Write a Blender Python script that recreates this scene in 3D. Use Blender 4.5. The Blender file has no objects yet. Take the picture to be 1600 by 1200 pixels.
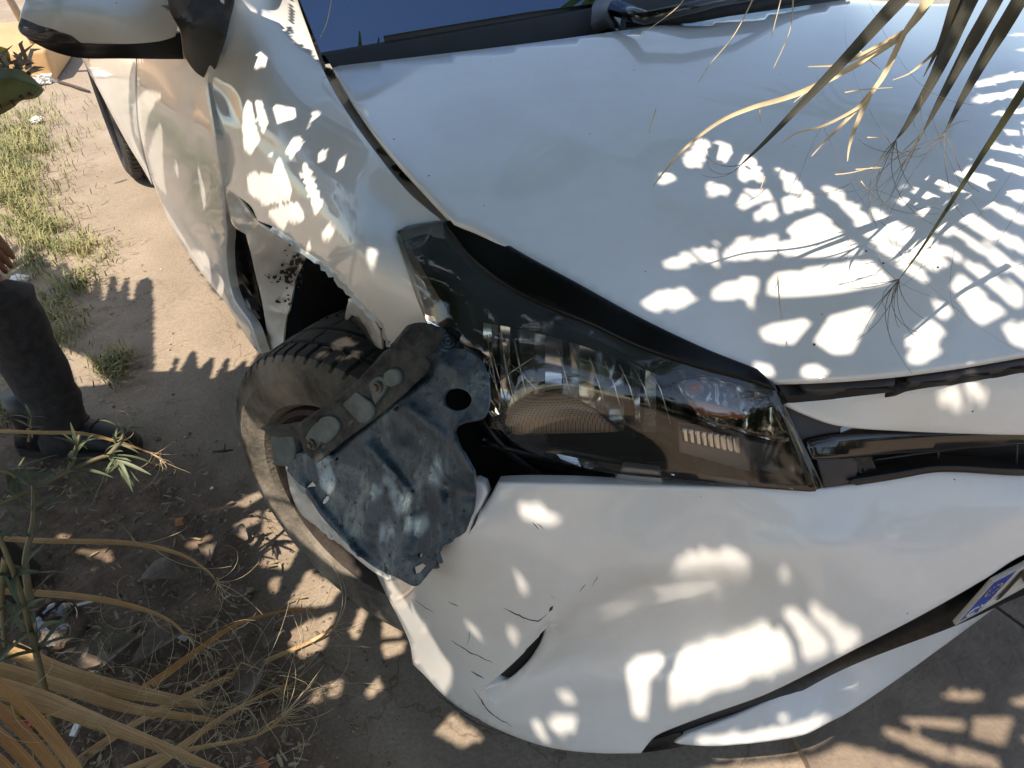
import bpy, bmesh, math, random
import numpy as np
from mathutils import Vector, Matrix, noise
from mathutils.geometry import delaunay_2d_cdt

random.seed(7)
rng = np.random.default_rng(7)
SC = bpy.context.scene
COL = SC.collection

# ------------------------------------------------------------------ camera
CAM = np.array([-1.0916, -0.3071, 1.298])
FPX = 1259.43
M = np.array([[0.86011, -0.50767, -0.04984],
              [-0.33267, -0.48418, -0.80926],
              [0.3867, 0.71263, -0.58533]])
cam = bpy.data.cameras.new('camera')
cam_o = bpy.data.objects.new('camera', cam)
COL.objects.link(cam_o)
cam.sensor_width = 36.0
cam.lens = 36.0 * FPX / 1600.0
cam.clip_start = 0.02
cam.clip_end = 3000
R3 = Matrix([[M[0][i], -M[1][i], -M[2][i]] for i in range(3)])
cam_o.matrix_world = Matrix.Translation(Vector(CAM)) @ R3.to_4x4()
SC.camera = cam_o

# ------------------------------------------------------------------ light
SUN = np.array([-0.52, -0.20, 1.0]); SUN = SUN / np.linalg.norm(SUN)
world = bpy.data.worlds.new('World'); SC.world = world; world.use_nodes = True
wn = world.node_tree.nodes; wl = world.node_tree.links
bg = wn['Background']
sky = wn.new('ShaderNodeTexSky'); sky.sky_type = 'NISHITA'; sky.sun_disc = False
sky.sun_elevation = math.asin(SUN[2]); sky.sun_rotation = math.atan2(SUN[0], SUN[1])
sky.air_density = 1.0; sky.dust_density = 0.6; sky.ozone_density = 1.0
wl.new(sky.outputs[0], bg.inputs['Color']); bg.inputs['Strength'].default_value = 0.15
sl = bpy.data.lights.new('sun', 'SUN'); sl.energy = 3.6; sl.angle = math.radians(0.4); sl.color = (1.0, 0.96, 0.90)
so = bpy.data.objects.new('sun', sl); COL.objects.link(so)
so.rotation_euler = Vector(SUN).to_track_quat('Z', 'Y').to_euler()
SC.view_settings.view_transform = 'Standard'
try: SC.view_settings.look = 'None'
except Exception: pass
SC.view_settings.exposure = 0.98
SC.view_settings.gamma = 1.0
SC.view_settings.use_white_balance = True
SC.view_settings.white_balance_temperature = 7600
SC.view_settings.white_balance_tint = 12
SC.view_settings.use_curve_mapping = False
SC.render.engine = 'CYCLES'
SC.cycles.max_bounces = 8
SC.cycles.transparent_max_bounces = 16
SC.cycles.caustics_reflective = False
SC.cycles.caustics_refractive = False

# ------------------------------------------------------------------ camera geometry helpers
def ray(u, v):
    return np.array([(u - 800) / FPX, (v - 600) / FPX, 1.0]) @ M
def dep(u, v, d):
    return CAM + ray(u, v) * d
def at(u, v, **k):
    if 'd' in k: return dep(u, v, k['d'])
    r = ray(u, v)
    i, val = [(n, k[a]) for n, a in enumerate('xyz') if a in k][0]
    return CAM + r * (val - CAM[i]) / r[i]
def proj(X):
    q = (np.asarray(X, float) - CAM) @ M.T
    return np.stack([800 + FPX * q[..., 0] / q[..., 2], 600 + FPX * q[..., 1] / q[..., 2], q[..., 2]], -1)

class TPS:
    """smooth surface through surveyed points: 1/depth as a thin plate spline"""
    def __init__(s, ctrl, lam=1e-4):
        uv, w = [], []
        for c in ctrl:
            if len(c) == 1:
                q = proj(c[0]); uv.append(q[:2]); w.append(1 / q[2])
            else:
                u, v, k = c
                P = at(u, v, **k); uv.append((u, v)); w.append(1 / proj(P)[2])
        s.c = np.array(uv, float) / 500.0; w = np.array(w); n = len(w)
        K = s.U(s.c, s.c) + lam * np.eye(n)
        Q = np.hstack([np.ones((n, 1)), s.c])
        A = np.block([[K, Q], [Q.T, np.zeros((3, 3))]])
        sol = np.linalg.solve(A, np.concatenate([w, np.zeros(3)]))
        s.a, s.b = sol[:n], sol[n:]
    @staticmethod
    def U(a, b):
        r2 = ((a[:, None, :] - b[None, :, :]) ** 2).sum(-1)
        return np.where(r2 > 1e-12, r2 * np.log(r2 + 1e-12) * 0.5, 0)
    def depth(s, uv):
        uv = np.atleast_2d(np.asarray(uv, float)) / 500.0
        return 1.0 / (s.U(uv, s.c) @ s.a + s.b[0] + uv @ s.b[1:])
    def pt(s, uv, near=0.0):
        uv = np.atleast_2d(np.asarray(uv, float))
        d = s.depth(uv) - near
        r = np.stack([(uv[:, 0] - 800) / FPX, (uv[:, 1] - 600) / FPX, np.ones(len(uv))], 1) @ M
        return CAM + r * d[:, None]

def spline(pts, n=8, closed=True, corners=()):
    """Catmull-Rom through px points; points with a third element are sharp corners"""
    P = [np.array(p[:2], float) for p in pts]; sharp = [len(p) > 2 for p in pts]
    N = len(P); out = []
    for i in range(N if closed else N - 1):
        p1, p2 = P[i], P[(i + 1) % N]
        p0 = P[i - 1] if (closed or i > 0) else p1
        p3 = P[(i + 2) % N] if (closed or i + 2 < N) else p2
        if sharp[i]: p0 = p1 + (p1 - p2) * 0.5
        if sharp[(i + 1) % N]: p3 = p2 + (p2 - p1) * 0.5
        L = np.linalg.norm(p2 - p1)
        m = max(1, int(L / n))
        # centripetal-like tangents limited to the chord
        t1 = (p2 - p0); t1 = t1 / (np.linalg.norm(t1) + 1e-9) * L
        t2 = (p3 - p1); t2 = t2 / (np.linalg.norm(t2) + 1e-9) * L
        for k in range(m):
            t = k / m
            h = (2*t**3-3*t**2+1)*p1 + (t**3-2*t**2+t)*t1 + (-2*t**3+3*t**2)*p2 + (t**3-t**2)*t2
            out.append(h)
    if not closed: out.append(P[-1])
    return np.array(out)

def inside(poly, pts):
    x, y = pts[:, 0], pts[:, 1]; r = np.zeros(len(pts), bool)
    n = len(poly); j = n - 1
    for i in range(n):
        xi, yi = poly[i]; xj, yj = poly[j]
        c = ((yi > y) != (yj > y)) & (x < (xj - xi) * (y - yi) / (yj - yi + 1e-12) + xi)
        r ^= c; j = i
    return r

def seg_dist(pts, poly, closed=True):
    """distance of points to a polyline"""
    d = np.full(len(pts), 1e9); n = len(poly)
    for i in range(n if closed else n - 1):
        a, b = np.array(poly[i], float), np.array(poly[(i + 1) % n], float)
        ab = b - a; t = np.clip(((pts - a) @ ab) / (ab @ ab + 1e-12), 0, 1)
        d = np.minimum(d, np.linalg.norm(pts - (a + t[:, None] * ab), axis=1))
    return d

# ------------------------------------------------------------------ object helpers
def tag(o, label=None, cat=None, group=None, kind=None):
    if label: o['label'] = label
    if cat: o['category'] = cat
    if group: o['group'] = group
    if kind: o['kind'] = kind
    return o
def empty(name, loc, label, cat, group=None):
    o = bpy.data.objects.new(name, None); COL.objects.link(o); o.location = loc
    o.empty_display_size = 0.1
    ROOT[o] = Matrix.Translation(Vector(loc))
    return tag(o, label, cat, group)
ROOT = {}
def put(o, parent):
    if parent is not None:
        o.parent = parent
        o.matrix_parent_inverse = ROOT.get(parent, Matrix()).inverted()
    ROOT[o] = Matrix()
    return o
def mk(name, verts, faces, mat, parent=None, smooth=True, sharp=None):
    me = bpy.data.meshes.new(name)
    me.from_pydata([tuple(map(float, v)) for v in verts], [], [tuple(int(i) for i in f) for f in faces])
    me.validate()
    if smooth:
        me.polygons.foreach_set('use_smooth', [True] * len(me.polygons))
        if sharp: me.set_sharp_from_angle(angle=math.radians(sharp))
    mats = mat if isinstance(mat, (list, tuple)) else [mat]
    for m in mats: me.materials.append(m)
    o = bpy.data.objects.new(name, me); COL.objects.link(o)
    # children keep world coordinates: the parent sits at its own base
    if parent is not None: put(o, parent)
    else: ROOT[o] = Matrix()
    return o
def mk_top(name, verts, faces, mat, label, cat, group=None, **k):
    """a one-mesh thing whose origin sits at its own base"""
    V = np.array(verts, float); b = np.array([V[:, 0].mean(), V[:, 1].mean(), V[:, 2].min()])
    o = mk(name, V - b, faces, mat, **k); o.location = b; ROOT[o] = Matrix.Translation(Vector(b))
    return tag(o, label, cat, group)

class B:
    """collects simple shapes into one mesh"""
    def __init__(s): s.v, s.f, s.g = [], [], {}
    def add(s, v, f):
        o = len(s.v); s.v += [tuple(map(float, p)) for p in v]; s.f += [tuple(i + o for i in q) for q in f]; return s
    def box(s, c, ax, hs):
        c = np.array(c, float); ax = [np.array(a, float) / np.linalg.norm(a) for a in ax]
        v = [c + sx*hs[0]*ax[0] + sy*hs[1]*ax[1] + sz*hs[2]*ax[2] for sx in (-1, 1) for sy in (-1, 1) for sz in (-1, 1)]
        return s.add(v, [(0,1,3,2),(4,6,7,5),(0,4,5,1),(2,3,7,6),(0,2,6,4),(1,5,7,3)])
    def tube(s, pts, r, n=6, cap=True):
        P = np.array(pts, float); m = len(P); r = np.broadcast_to(np.asarray(r, float), (m,))
        T = np.gradient(P, axis=0); T /= np.linalg.norm(T, axis=1)[:, None] + 1e-12
        up = np.array([0, 0, 1.0]) if abs(T[0][2]) < .9 else np.array([1.0, 0, 0])
        v = []; a = np.cross(T[0], up); a /= np.linalg.norm(a)
        for i in range(m):
            a = a - T[i] * (a @ T[i]); a /= np.linalg.norm(a) + 1e-12; b = np.cross(T[i], a)
            for k in range(n):
                t = 2 * math.pi * k / n
                v.append(P[i] + r[i] * (math.cos(t) * a + math.sin(t) * b))
        f = [(i*n+k, i*n+(k+1) % n, (i+1)*n+(k+1) % n, (i+1)*n+k) for i in range(m-1) for k in range(n)]
        if cap: f += [tuple(range(n-1, -1, -1)), tuple((m-1)*n + k for k in range(n))]
        return s.add(v, f)
    def strip(s, pts, w, nrm, fold=0.25, roll=0.0):
        """a leaf blade: folded along its middle; w half widths; nrm facing hint"""
        P = np.array(pts, float); m = len(P); w = np.broadcast_to(np.asarray(w, float), (m,))
        T = np.gradient(P, axis=0); T /= np.linalg.norm(T, axis=1)[:, None] + 1e-12
        v = []
        for i in range(m):
            n = np.array(nrm, float) if np.ndim(nrm) == 1 else np.array(nrm[i], float)
            a = np.cross(T[i], n); a /= np.linalg.norm(a) + 1e-9; b = np.cross(a, T[i])
            if roll:
                c, q = math.cos(roll * i / m), math.sin(roll * i / m); a, b = c*a + q*b, c*b - q*a
            k0 = len(s.v) + len(v); al = i/m; sd = (len(s.v) % 97)*1.7
            s.g[k0], s.g[k0+1], s.g[k0+2] = (-1, al, sd), (0, al, sd), (1, al, sd)
            v += [P[i] - a*w[i] + b*w[i]*fold, P[i], P[i] + a*w[i] + b*w[i]*fold]
        f = []
        for i in range(m - 1):
            f += [(i*3, i*3+1, i*3+4, i*3+3), (i*3+1, i*3+2, i*3+5, i*3+4)]
        return s.add(v, f)
    def lathe(s, c, axis, prof, n=32, ref=(0, 0, 1), closed=False):
        """prof = (distance along axis, radius)"""
        ax = np.array(axis, float); ax /= np.linalg.norm(ax)
        a = np.cross(ax, ref); a /= np.linalg.norm(a); b = np.cross(ax, a); c = np.array(c, float)
        m = len(prof); v = []
        for h, r in prof:
            for k in range(n):
                t = 2*math.pi*k/n; v.append(c + ax*h + r*(math.cos(t)*a + math.sin(t)*b))
        f = [(i*n+k, i*n+(k+1) % n, (i+1)*n+(k+1) % n, (i+1)*n+k) for i in range(m-1) for k in range(n)]
        return s.add(v, f)
    def grain(s, o):
        if s.g and len(o.data.vertices) == len(s.v):
            A = np.zeros((len(s.v), 3), np.float32)
            for i, t in s.g.items(): A[i] = t
            at_ = o.data.attributes.new('grain', 'FLOAT_VECTOR', 'POINT'); at_.data.foreach_set('vector', A.ravel())
        return o
    def build(s, name, mat, parent=None, **k): return s.grain(mk(name, s.v, s.f, mat, parent, **k))
    def top(s, name, mat, label, cat, group=None, **k): return s.grain(mk_top(name, s.v, s.f, mat, label, cat, group, **k))

def panel(name, outline, srf, mat, parent=None, sp=12, holes=(), disp=None, rim=0.012, near=0.0, rnd=0.002, step=None, smooth=True, sharp=50):
    """sheet-metal panel: outline in survey coordinates lifted on to its surface, with a turned edge of real depth"""
    out = spline(outline, step or sp * 0.6)
    loops = [out] + [spline(h, max(3, sp * 0.35)) for h in holes]
    lo, hi = out.min(0), out.max(0)
    gx, gy = np.meshgrid(np.arange(lo[0], hi[0], sp), np.arange(lo[1], hi[1], sp * .87))
    gx[1::2] += sp / 2
    g = np.stack([gx.ravel(), gy.ravel()], 1) + rng.normal(0, .02 * sp, (gx.size, 2))
    ok = inside(out, g)
    for h in loops[1:]: ok &= ~inside(h, g)
    g = g[ok]
    for L in loops: g = g[seg_dist(g, L) > sp * 0.42]
    vs, es = [], []
    for L in loops:
        b = len(vs); n = len(L)
        vs += [Vector((p[0], p[1])) for p in L]; es += [(b + i, b + (i + 1) % n) for i in range(n)]
    vs += [Vector((p[0], p[1])) for p in g]
    v2, e2, f2, *_ = delaunay_2d_cdt(vs, es, [], 0, 1e-4)
    uv = np.array([(p.x, p.y) for p in v2])
    F = np.array([f for f in f2 if len(f) == 3])
    cen = uv[F].mean(1)
    ok = inside(out, cen)
    for h in loops[1:]: ok &= ~inside(h, cen)
    F = F[ok]
    d = srf.depth(uv) - near
    if disp is not None: d = d - disp(uv)
    r = np.stack([(uv[:, 0] - 800) / FPX, (uv[:, 1] - 600) / FPX, np.ones(len(uv))], 1) @ M
    P = CAM + r * d[:, None]
    nf = np.cross(P[F[:, 1]] - P[F[:, 0]], P[F[:, 2]] - P[F[:, 0]])
    flip = ((CAM - P[F[:, 0]]) * nf).sum(1) < 0
    F[flip] = F[flip][:, ::-1]; nf[flip] *= -1
    N = np.zeros_like(P)
    for k in range(3): np.add.at(N, F[:, k], nf)
    N /= np.linalg.norm(N, axis=1)[:, None] + 1e-12
    faces = [tuple(f) for f in F]
    verts = [p for p in P]
    if rim:
        cnt = {}
        for f in F:
            for a, b in ((f[0], f[1]), (f[1], f[2]), (f[2], f[0])): cnt[(a, b)] = 1
        bd = [(a, b) for a, b in cnt if (b, a) not in cnt]
        on = {}
        tan = {}
        for a, b in bd:
            t = P[b] - P[a]; t /= np.linalg.norm(t) + 1e-12
            for k in (a, b): tan[k] = tan.get(k, 0) + t
        for k, t in tan.items():
            t = t / (np.linalg.norm(t) + 1e-12); o = np.cross(t, N[k])
            i0 = len(verts); on[k] = i0
            verts += [P[k] - N[k]*rnd*.35 + o*rnd*.75, P[k] - N[k]*rnd + o*rnd, P[k] - N[k]*rim + o*rnd]
        for a, b in bd:
            A, Bv = on[a], on[b]
            faces += [(b, a, A, Bv), (Bv, A, A+1, Bv+1), (Bv+1, A+1, A+2, Bv+2)]
    return mk(name, verts, faces, mat, parent, smooth=smooth, sharp=sharp if smooth else None)

def ridge(lines):
    """displacement from feature lines: (polyline px, width px, height m)"""
    def f(uv):
        d = np.zeros(len(uv))
        for pl, w, h in lines: d += h * np.exp(-(seg_dist(uv, pl, False) / w) ** 2)
        return d
    return f
def nz(uv, s, seed=0, oct=3):
    return np.array([noise.fractal(Vector((p[0]*s, p[1]*s, seed)), 1.0, 2.0, oct) for p in uv])

# ------------------------------------------------------------------ materials
def newmat(name):
    m = bpy.data.materials.new(name); m.use_nodes = True
    return m, m.node_tree.nodes, m.node_tree.links, m.node_tree.nodes['Principled BSDF']
def simple(name, col, rough=0.5, metal=0.0, coat=0.0, spec=0.5, var=0.0, scale=30, bump=0.0, bscale=200, col2=None, coat_rough=.05, contrast=(.35,.65)):
    m, n, l, b = newmat(name)
    b.inputs['Base Color'].default_value = (*col, 1); b.inputs['Roughness'].default_value = rough
    b.inputs['Metallic'].default_value = metal; b.inputs['Coat Weight'].default_value = coat
    b.inputs['Coat Roughness'].default_value = coat_rough; b.inputs['Specular IOR Level'].default_value = spec
    tc = n.new('ShaderNodeTexCoord')
    if var or col2:
        t = n.new('ShaderNodeTexNoise'); t.inputs['Scale'].default_value = scale; t.inputs['Detail'].default_value = 6
        t.inputs['Roughness'].default_value = .65
        l.new(tc.outputs['Object'], t.inputs['Vector'])
        r = n.new('ShaderNodeValToRGB'); r.color_ramp.elements[0].position, r.color_ramp.elements[1].position = contrast
        c2 = col2 or tuple(min(1, c * (1 + var)) for c in col)
        c1 = col if col2 else tuple(c * (1 - var) for c in col)
        r.color_ramp.elements[0].color = (*c1, 1); r.color_ramp.elements[1].color = (*c2, 1)
        l.new(t.outputs['Fac'], r.inputs[0]); l.new(r.outputs[0], b.inputs['Base Color'])
    if bump:
        t2 = n.new('ShaderNodeTexNoise'); t2.inputs['Scale'].default_value = bscale; t2.inputs['Detail'].default_value = 5
        l.new(tc.outputs['Object'], t2.inputs['Vector'])
        bp = n.new('ShaderNodeBump'); bp.inputs['Strength'].default_value = bump; bp.inputs['Distance'].default_value = .01
        l.new(t2.outputs['Fac'], bp.inputs['Height']); l.new(bp.outputs[0], b.inputs['Normal'])
    return m
def paint_mat(name, base, dirt=0.0):
    m, n, l, b = newmat(name)
    b.inputs['Roughness'].default_value = .42; b.inputs['Coat Weight'].default_value = 1.0; b.inputs['Coat Roughness'].default_value = .04
    b.inputs['Coat IOR'].default_value = 1.45
    tc = n.new('ShaderNodeTexCoord')
    # tiny specks of dirt on the lacquer
    vo = n.new('ShaderNodeTexVoronoi'); vo.inputs['Scale'].default_value = 34; l.new(tc.outputs['Object'], vo.inputs['Vector'])
    no = n.new('ShaderNodeTexNoise'); no.inputs['Scale'].default_value = 70; no.inputs['Detail'].default_value = 3; l.new(tc.outputs['Object'], no.inputs['Vector'])
    sep = n.new('ShaderNodeSeparateColor'); l.new(vo.outputs['Color'], sep.inputs[0])
    thr = n.new('ShaderNodeMath'); thr.operation = 'MULTIPLY_ADD'; thr.inputs[1].default_value = .08; thr.inputs[2].default_value = -.02
    l.new(sep.outputs[0], thr.inputs[0])
    lt = n.new('ShaderNodeMath'); lt.operation = 'LESS_THAN'; l.new(vo.outputs['Distance'], lt.inputs[0]); l.new(thr.outputs[0], lt.inputs[1])
    n2 = n.new('ShaderNodeMath'); n2.operation = 'GREATER_THAN'; n2.inputs[1].default_value = .5; l.new(no.outputs['Fac'], n2.inputs[0])
    sp = n.new('ShaderNodeMath'); sp.operation = 'MULTIPLY'; l.new(lt.outputs[0], sp.inputs[0]); l.new(n2.outputs[0], sp.inputs[1])
    # dust film
    du = n.new('ShaderNodeTexNoise'); du.inputs['Scale'].default_value = 5; du.inputs['Detail'].default_value = 8; du.inputs['Roughness'].default_value = .7
    l.new(tc.outputs['Object'], du.inputs['Vector'])
    dr = n.new('ShaderNodeValToRGB'); dr.color_ramp.elements[0].position = .42; dr.color_ramp.elements[1].position = .75
    dr.color_ramp.elements[0].color = (0, 0, 0, 1); dr.color_ramp.elements[1].color = (.34 + dirt, .34 + dirt, .34 + dirt, 1)
    l.new(du.outputs['Fac'], dr.inputs[0])
    mx = n.new('ShaderNodeMix'); mx.data_type = 'RGBA'; mx.inputs[6].default_value = (*base, 1); mx.inputs[7].default_value = (.55, .48, .40, 1)
    l.new(dr.outputs[0], mx.inputs[0])
    mx2 = n.new('ShaderNodeMix'); mx2.data_type = 'RGBA'; mx2.inputs[7].default_value = (.06, .045, .03, 1)
    l.new(sp.outputs[0], mx2.inputs[0]); l.new(mx.outputs[2], mx2.inputs[6]); l.new(mx2.outputs[2], b.inputs['Base Color'])
    cr = n.new('ShaderNodeMath'); cr.operation = 'MULTIPLY_ADD'; cr.inputs[1].default_value = .3; cr.inputs[2].default_value = .03
    l.new(dr.outputs[0], cr.inputs[0]); l.new(cr.outputs[0], b.inputs['Coat Roughness'])
    return m
def thin_glass(name, tint, base_refl=0.04, rough=0.0, ior=1.5, gcol=(1, 1, 1)):
    m = bpy.data.materials.new(name); m.use_nodes = True; n = m.node_tree.nodes; l = m.node_tree.links
    n.remove(n['Principled BSDF'])
    tr = n.new('ShaderNodeBsdfTransparent'); tr.inputs[0].default_value = (*tint, 1)
    gl = n.new('ShaderNodeBsdfGlossy'); gl.inputs['Roughness'].default_value = rough; gl.inputs['Color'].default_value = (*gcol, 1)
    fr = n.new('ShaderNodeFresnel'); fr.inputs['IOR'].default_value = ior
    ad = n.new('ShaderNodeMath'); ad.operation = 'ADD'; ad.inputs[1].default_value = base_refl; ad.use_clamp = True
    mx = n.new('ShaderNodeMixShader'); l.new(fr.outputs[0], ad.inputs[0]); l.new(ad.outputs[0], mx.inputs[0])
    l.new(tr.outputs[0], mx.inputs[1]); l.new(gl.outputs[0], mx.inputs[2]); l.new(mx.outputs[0], n['Material Output'].inputs[0])
    return m

PAINT = paint_mat('white_paint', (.80, .80, .785))
PAINT_DOOR = paint_mat('scuffed_door_paint', (.74, .735, .72), .2)
PAINT_DOOR.node_tree.nodes['Principled BSDF'].inputs['Coat Weight'].default_value = .7
PAINT_DOOR.node_tree.nodes['Principled BSDF'].inputs['Specular IOR Level'].default_value = .25
PAINT_DIRTY = paint_mat('white_paint_dusty', (.74, .73, .70), .35)
BLACK = simple('black_plastic', (.012, .012, .013), .35, bump=.08, bscale=900)
BLACK_GLOSS = simple('gloss_black_plastic', (.006, .006, .007), .12, coat=.6)
BLACK_MATT = simple('matt_black_plastic', (.016, .016, .016), .75, var=.3, scale=20)
DARKIN = simple('dark_engine_bay', (.008, .008, .008), .8, var=.3)
GREYPL = simple('grey_plastic', (.05, .045, .045), .45, var=.2, scale=8)
RUBBER = simple('tyre_rubber', (.018, .017, .016), .75, col2=(.050, .044, .038), scale=14, bump=.25, bscale=160)
RUBBER_DUST = simple('dusty_sidewall', (.055,.048,.040), .85, col2=(.25,.215,.175), scale=9, bump=.3, bscale=120)
RUST = simple('rusty_steel', (.015,.011,.009), .8, col2=(.05,.034,.026), scale=25, bump=.2, bscale=120)
SILVER = simple('silver_rim', (.25, .25, .25), .45, metal=.6, var=.15, scale=15)
CHROME = simple('lamp_reflector', (.50, .50, .49), .14, metal=1.0)
AMBER = simple('amber_lens', (.75, .16, .03), .15, coat=.5)
CLEARPL = thin_glass('clear_lens', (.9, .9, .9), .03, .05, 1.42)
INNERCL = thin_glass('inner_clear_lens', (.75, .75, .76), .03, .05, 1.5)
_n = CLEARPL.node_tree.nodes; _l = CLEARPL.node_tree.links     # blue-grey film on upward lens faces, standing in for the sky reflection
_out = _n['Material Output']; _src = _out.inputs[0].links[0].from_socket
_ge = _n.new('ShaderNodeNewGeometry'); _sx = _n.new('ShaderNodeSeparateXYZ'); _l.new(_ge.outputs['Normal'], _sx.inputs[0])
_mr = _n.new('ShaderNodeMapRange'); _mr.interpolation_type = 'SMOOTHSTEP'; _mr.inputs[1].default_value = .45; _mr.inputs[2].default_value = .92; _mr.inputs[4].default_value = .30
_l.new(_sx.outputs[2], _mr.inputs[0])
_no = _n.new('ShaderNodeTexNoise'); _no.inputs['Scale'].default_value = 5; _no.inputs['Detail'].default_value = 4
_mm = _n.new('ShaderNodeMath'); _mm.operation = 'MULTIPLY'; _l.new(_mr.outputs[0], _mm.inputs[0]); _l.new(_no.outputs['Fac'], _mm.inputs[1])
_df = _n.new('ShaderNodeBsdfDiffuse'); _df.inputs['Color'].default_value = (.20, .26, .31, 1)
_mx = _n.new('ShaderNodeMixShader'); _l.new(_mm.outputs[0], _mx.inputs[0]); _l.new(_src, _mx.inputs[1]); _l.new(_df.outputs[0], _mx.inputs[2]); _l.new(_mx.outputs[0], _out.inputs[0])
GLASS = thin_glass('windscreen_glass', (.20, .28, .28), .17, .0, 1.5, (.42, .62, .92))
SIDEGLASS = thin_glass('side_glass', (.35, .42, .40), .06, .0, 1.5)
SMOKE = simple('smoked_indicator', (.02, .016, .022), .15, coat=.8, bump=.3, bscale=500)
DASH = simple('dashboard', (.02, .02, .022), .7)
STEEL = simple('bolt_steel', (.20, .18, .13), .45, metal=.7, col2=(.32, .29, .2), scale=60)
PRIMER = simple('underseal_flakes', (.03, .024, .02), .8, bump=.5, bscale=150)

# ================================================================== surfaces of the car (survey points)
HOOD_S = TPS([(520,103,{'z':.958}),(620,250,{'z':.938}),(705,343,{'z':.905}),(800,390,{'z':.884}),(1000,497,{'z':.830}),(1100,545,{'z':.803}),
    (1205,592,{'z':.770}),(1330,587,{'z':.783}),(1450,573,{'z':.793}),(1600,550,{'z':.802}),(800,72,{'z':.983}),(1000,45,{'z':.99}),(1330,0,{'z':.985}),
    (1000,300,{'z':.898}),(900,200,{'z':.940}),(1350,300,{'z':.893}),(1600,300,{'z':.905}),(1350,120,{'z':.955}),(1600,100,{'z':.963}),
    ((0,-.01,.806),),((.5,.19,.77),),((.656,1.05,.958),),((.722,.507,.905),),((.25,.3,.9),),((.4,.7,.955),),((.3,.95,.985),)], 2e-3)
FEND_S = TPS([(480,50,{'z':.985}),(500,112,{'z':.952}),(585,235,{'z':.933}),(650,305,{'z':.913}),(690,345,{'z':.898}),(622,362,{'z':.884}),(668,505,{'z':.80}),
    (605,530,{'z':.735}),(560,470,{'x':-.832}),(470,390,{'x':-.842}),(410,345,{'x':-.848}),(350,290,{'x':-.85}),(340,200,{'x':-.835}),(328,130,{'x':-.81}),
    (370,0,{'x':-.745}),(460,0,{'z':1.02}),(430,200,{'x':-.788}),(500,250,{'x':-.775}),(600,330,{'z':.895}),(560,380,{'x':-.822}),(420,100,{'x':-.745}),
    (470,310,{'x':-.82}),(380,-60,{'x':-.72}),(450,-60,{'z':1.07})], 1e-3)
DOOR_S = TPS([(395,540,{'x':-.86}),(350,470,{'x':-.86}),(310,420,{'x':-.86}),(270,360,{'x':-.862}),(240,290,{'x':-.865}),(200,230,{'x':-.868}),(150,130,{'x':-.868}),
    (128,92,{'x':-.868}),(350,290,{'x':-.852}),(340,200,{'x':-.84}),(325,130,{'x':-.815}),(300,100,{'x':-.82}),(220,60,{'x':-.835}),(150,0,{'x':-.84}),(360,420,{'x':-.845}),
    (300,260,{'x':-.862}),(250,180,{'x':-.866}),(200,100,{'x':-.858}),(330,350,{'x':-.852}),(405,550,{'x':-.855}),(130,-60,{'x':-.82})], 1e-3)
LAMP_S = TPS([(622,362,{'z':.884}),(640,353,{'z':.888}),(690,347,{'z':.895}),(735,346,{'z':.892}),(800,392,{'z':.876}),(1000,499,{'z':.822}),(1100,547,{'z':.795}),(1180,580,{'z':.770}),
    (1207,605,{'z':.758}),(1272,766,{'z':.645}),(1150,757,{'z':.65}),(1000,745,{'z':.655}),(870,700,{'z':.69}),(780,655,{'z':.735}),(668,505,{'z':.80}),(645,440,{'z':.845}),
    (720,525,{'z':.81}),(900,570,{'z':.795}),(1100,650,{'z':.737}),(760,640,{'z':.74}),(1000,620,{'z':.765}),(1200,690,{'z':.70})], 1e-3)
BUMP_S = TPS([(760,752,{'z':.672}),(1000,762,{'z':.652}),(1280,766,{'z':.637}),(1400,750,{'z':.625}),(1600,740,{'z':.61}),(700,700,{'z':.70}),(640,600,{'z':.76}),
    (1300,850,{'z':.585}),(1100,840,{'z':.592}),(900,830,{'z':.605}),(1480,925,{'z':.485}),(1600,855,{'z':.525}),(1600,795,{'z':.58}),(1340,1000,{'z':.43}),(1200,1068,{'z':.345}),
    (1100,1105,{'z':.28}),(1012,1150,{'z':.205}),(1005,1175,{'z':.18}),(900,1170,{'z':.175}),(830,1160,{'z':.175}),(760,1130,{'z':.18}),(700,1090,{'x':-.858}),(650,1040,{'x':-.872}),
    (620,980,{'x':-.876}),(600,930,{'x':-.876}),(560,840,{'x':-.874}),(520,700,{'x':-.862}),(700,850,{'x':-.852}),(760,1000,{'z':.405}),(680,980,{'x':-.864}),(760,900,{'z':.54}),
    (900,900,{'z':.545}),(1020,890,{'z':.55}),(1180,900,{'z':.535}),(1000,980,{'z':.42}),(1150,990,{'z':.42}),(900,1010,{'z':.40}),(900,1100,{'z':.265}),(800,1100,{'z':.265}),(1000,1080,{'z':.29}),
    ((0,-.045,.60),),((0,-.05,.52),),((.26,0,.5),),((.5,.12,.63),)], 1e-3)

car = empty('damaged_car', (0, 1.9, 0), 'white car with crushed right front wing, broken headlight and missing wheel arch trim', 'car')

# ------------------------------------------------------------------ hood and neighbours
mirr = lambda x, y, z: tuple(proj((x, y, z))[:2])
rear_l = mirr(.656, 1.05, .958); tip_l = mirr(.722, .507, .905); corner_l = mirr(.5, .19, .77); mid_f = mirr(0, -.01, .806)
HOOD_O = [(520,104,1),(800,71),(1000,44),(1150,24),(1330,-2),(1560,-40),(*rear_l,1),tip_l,(*corner_l,1),(mid_f[0]+250,mid_f[1]-20),mid_f,(1760,522),(1600,550),(1500,567),(1400,580),(1300,588),(1212,592,1),(1180,577),
    (1100,545),(1000,497),(900,443),(800,388),(745,356),(712,344,1),(655,283),(602,225),(560,168),(533,125)]
hood_disp = ridge([([(770,145),(1180,375)], 26, .0025)])
hood = panel('hood', HOOD_O, HOOD_S, PAINT, car, sp=15, disp=hood_disp, rim=.008, rnd=.003)

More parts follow.
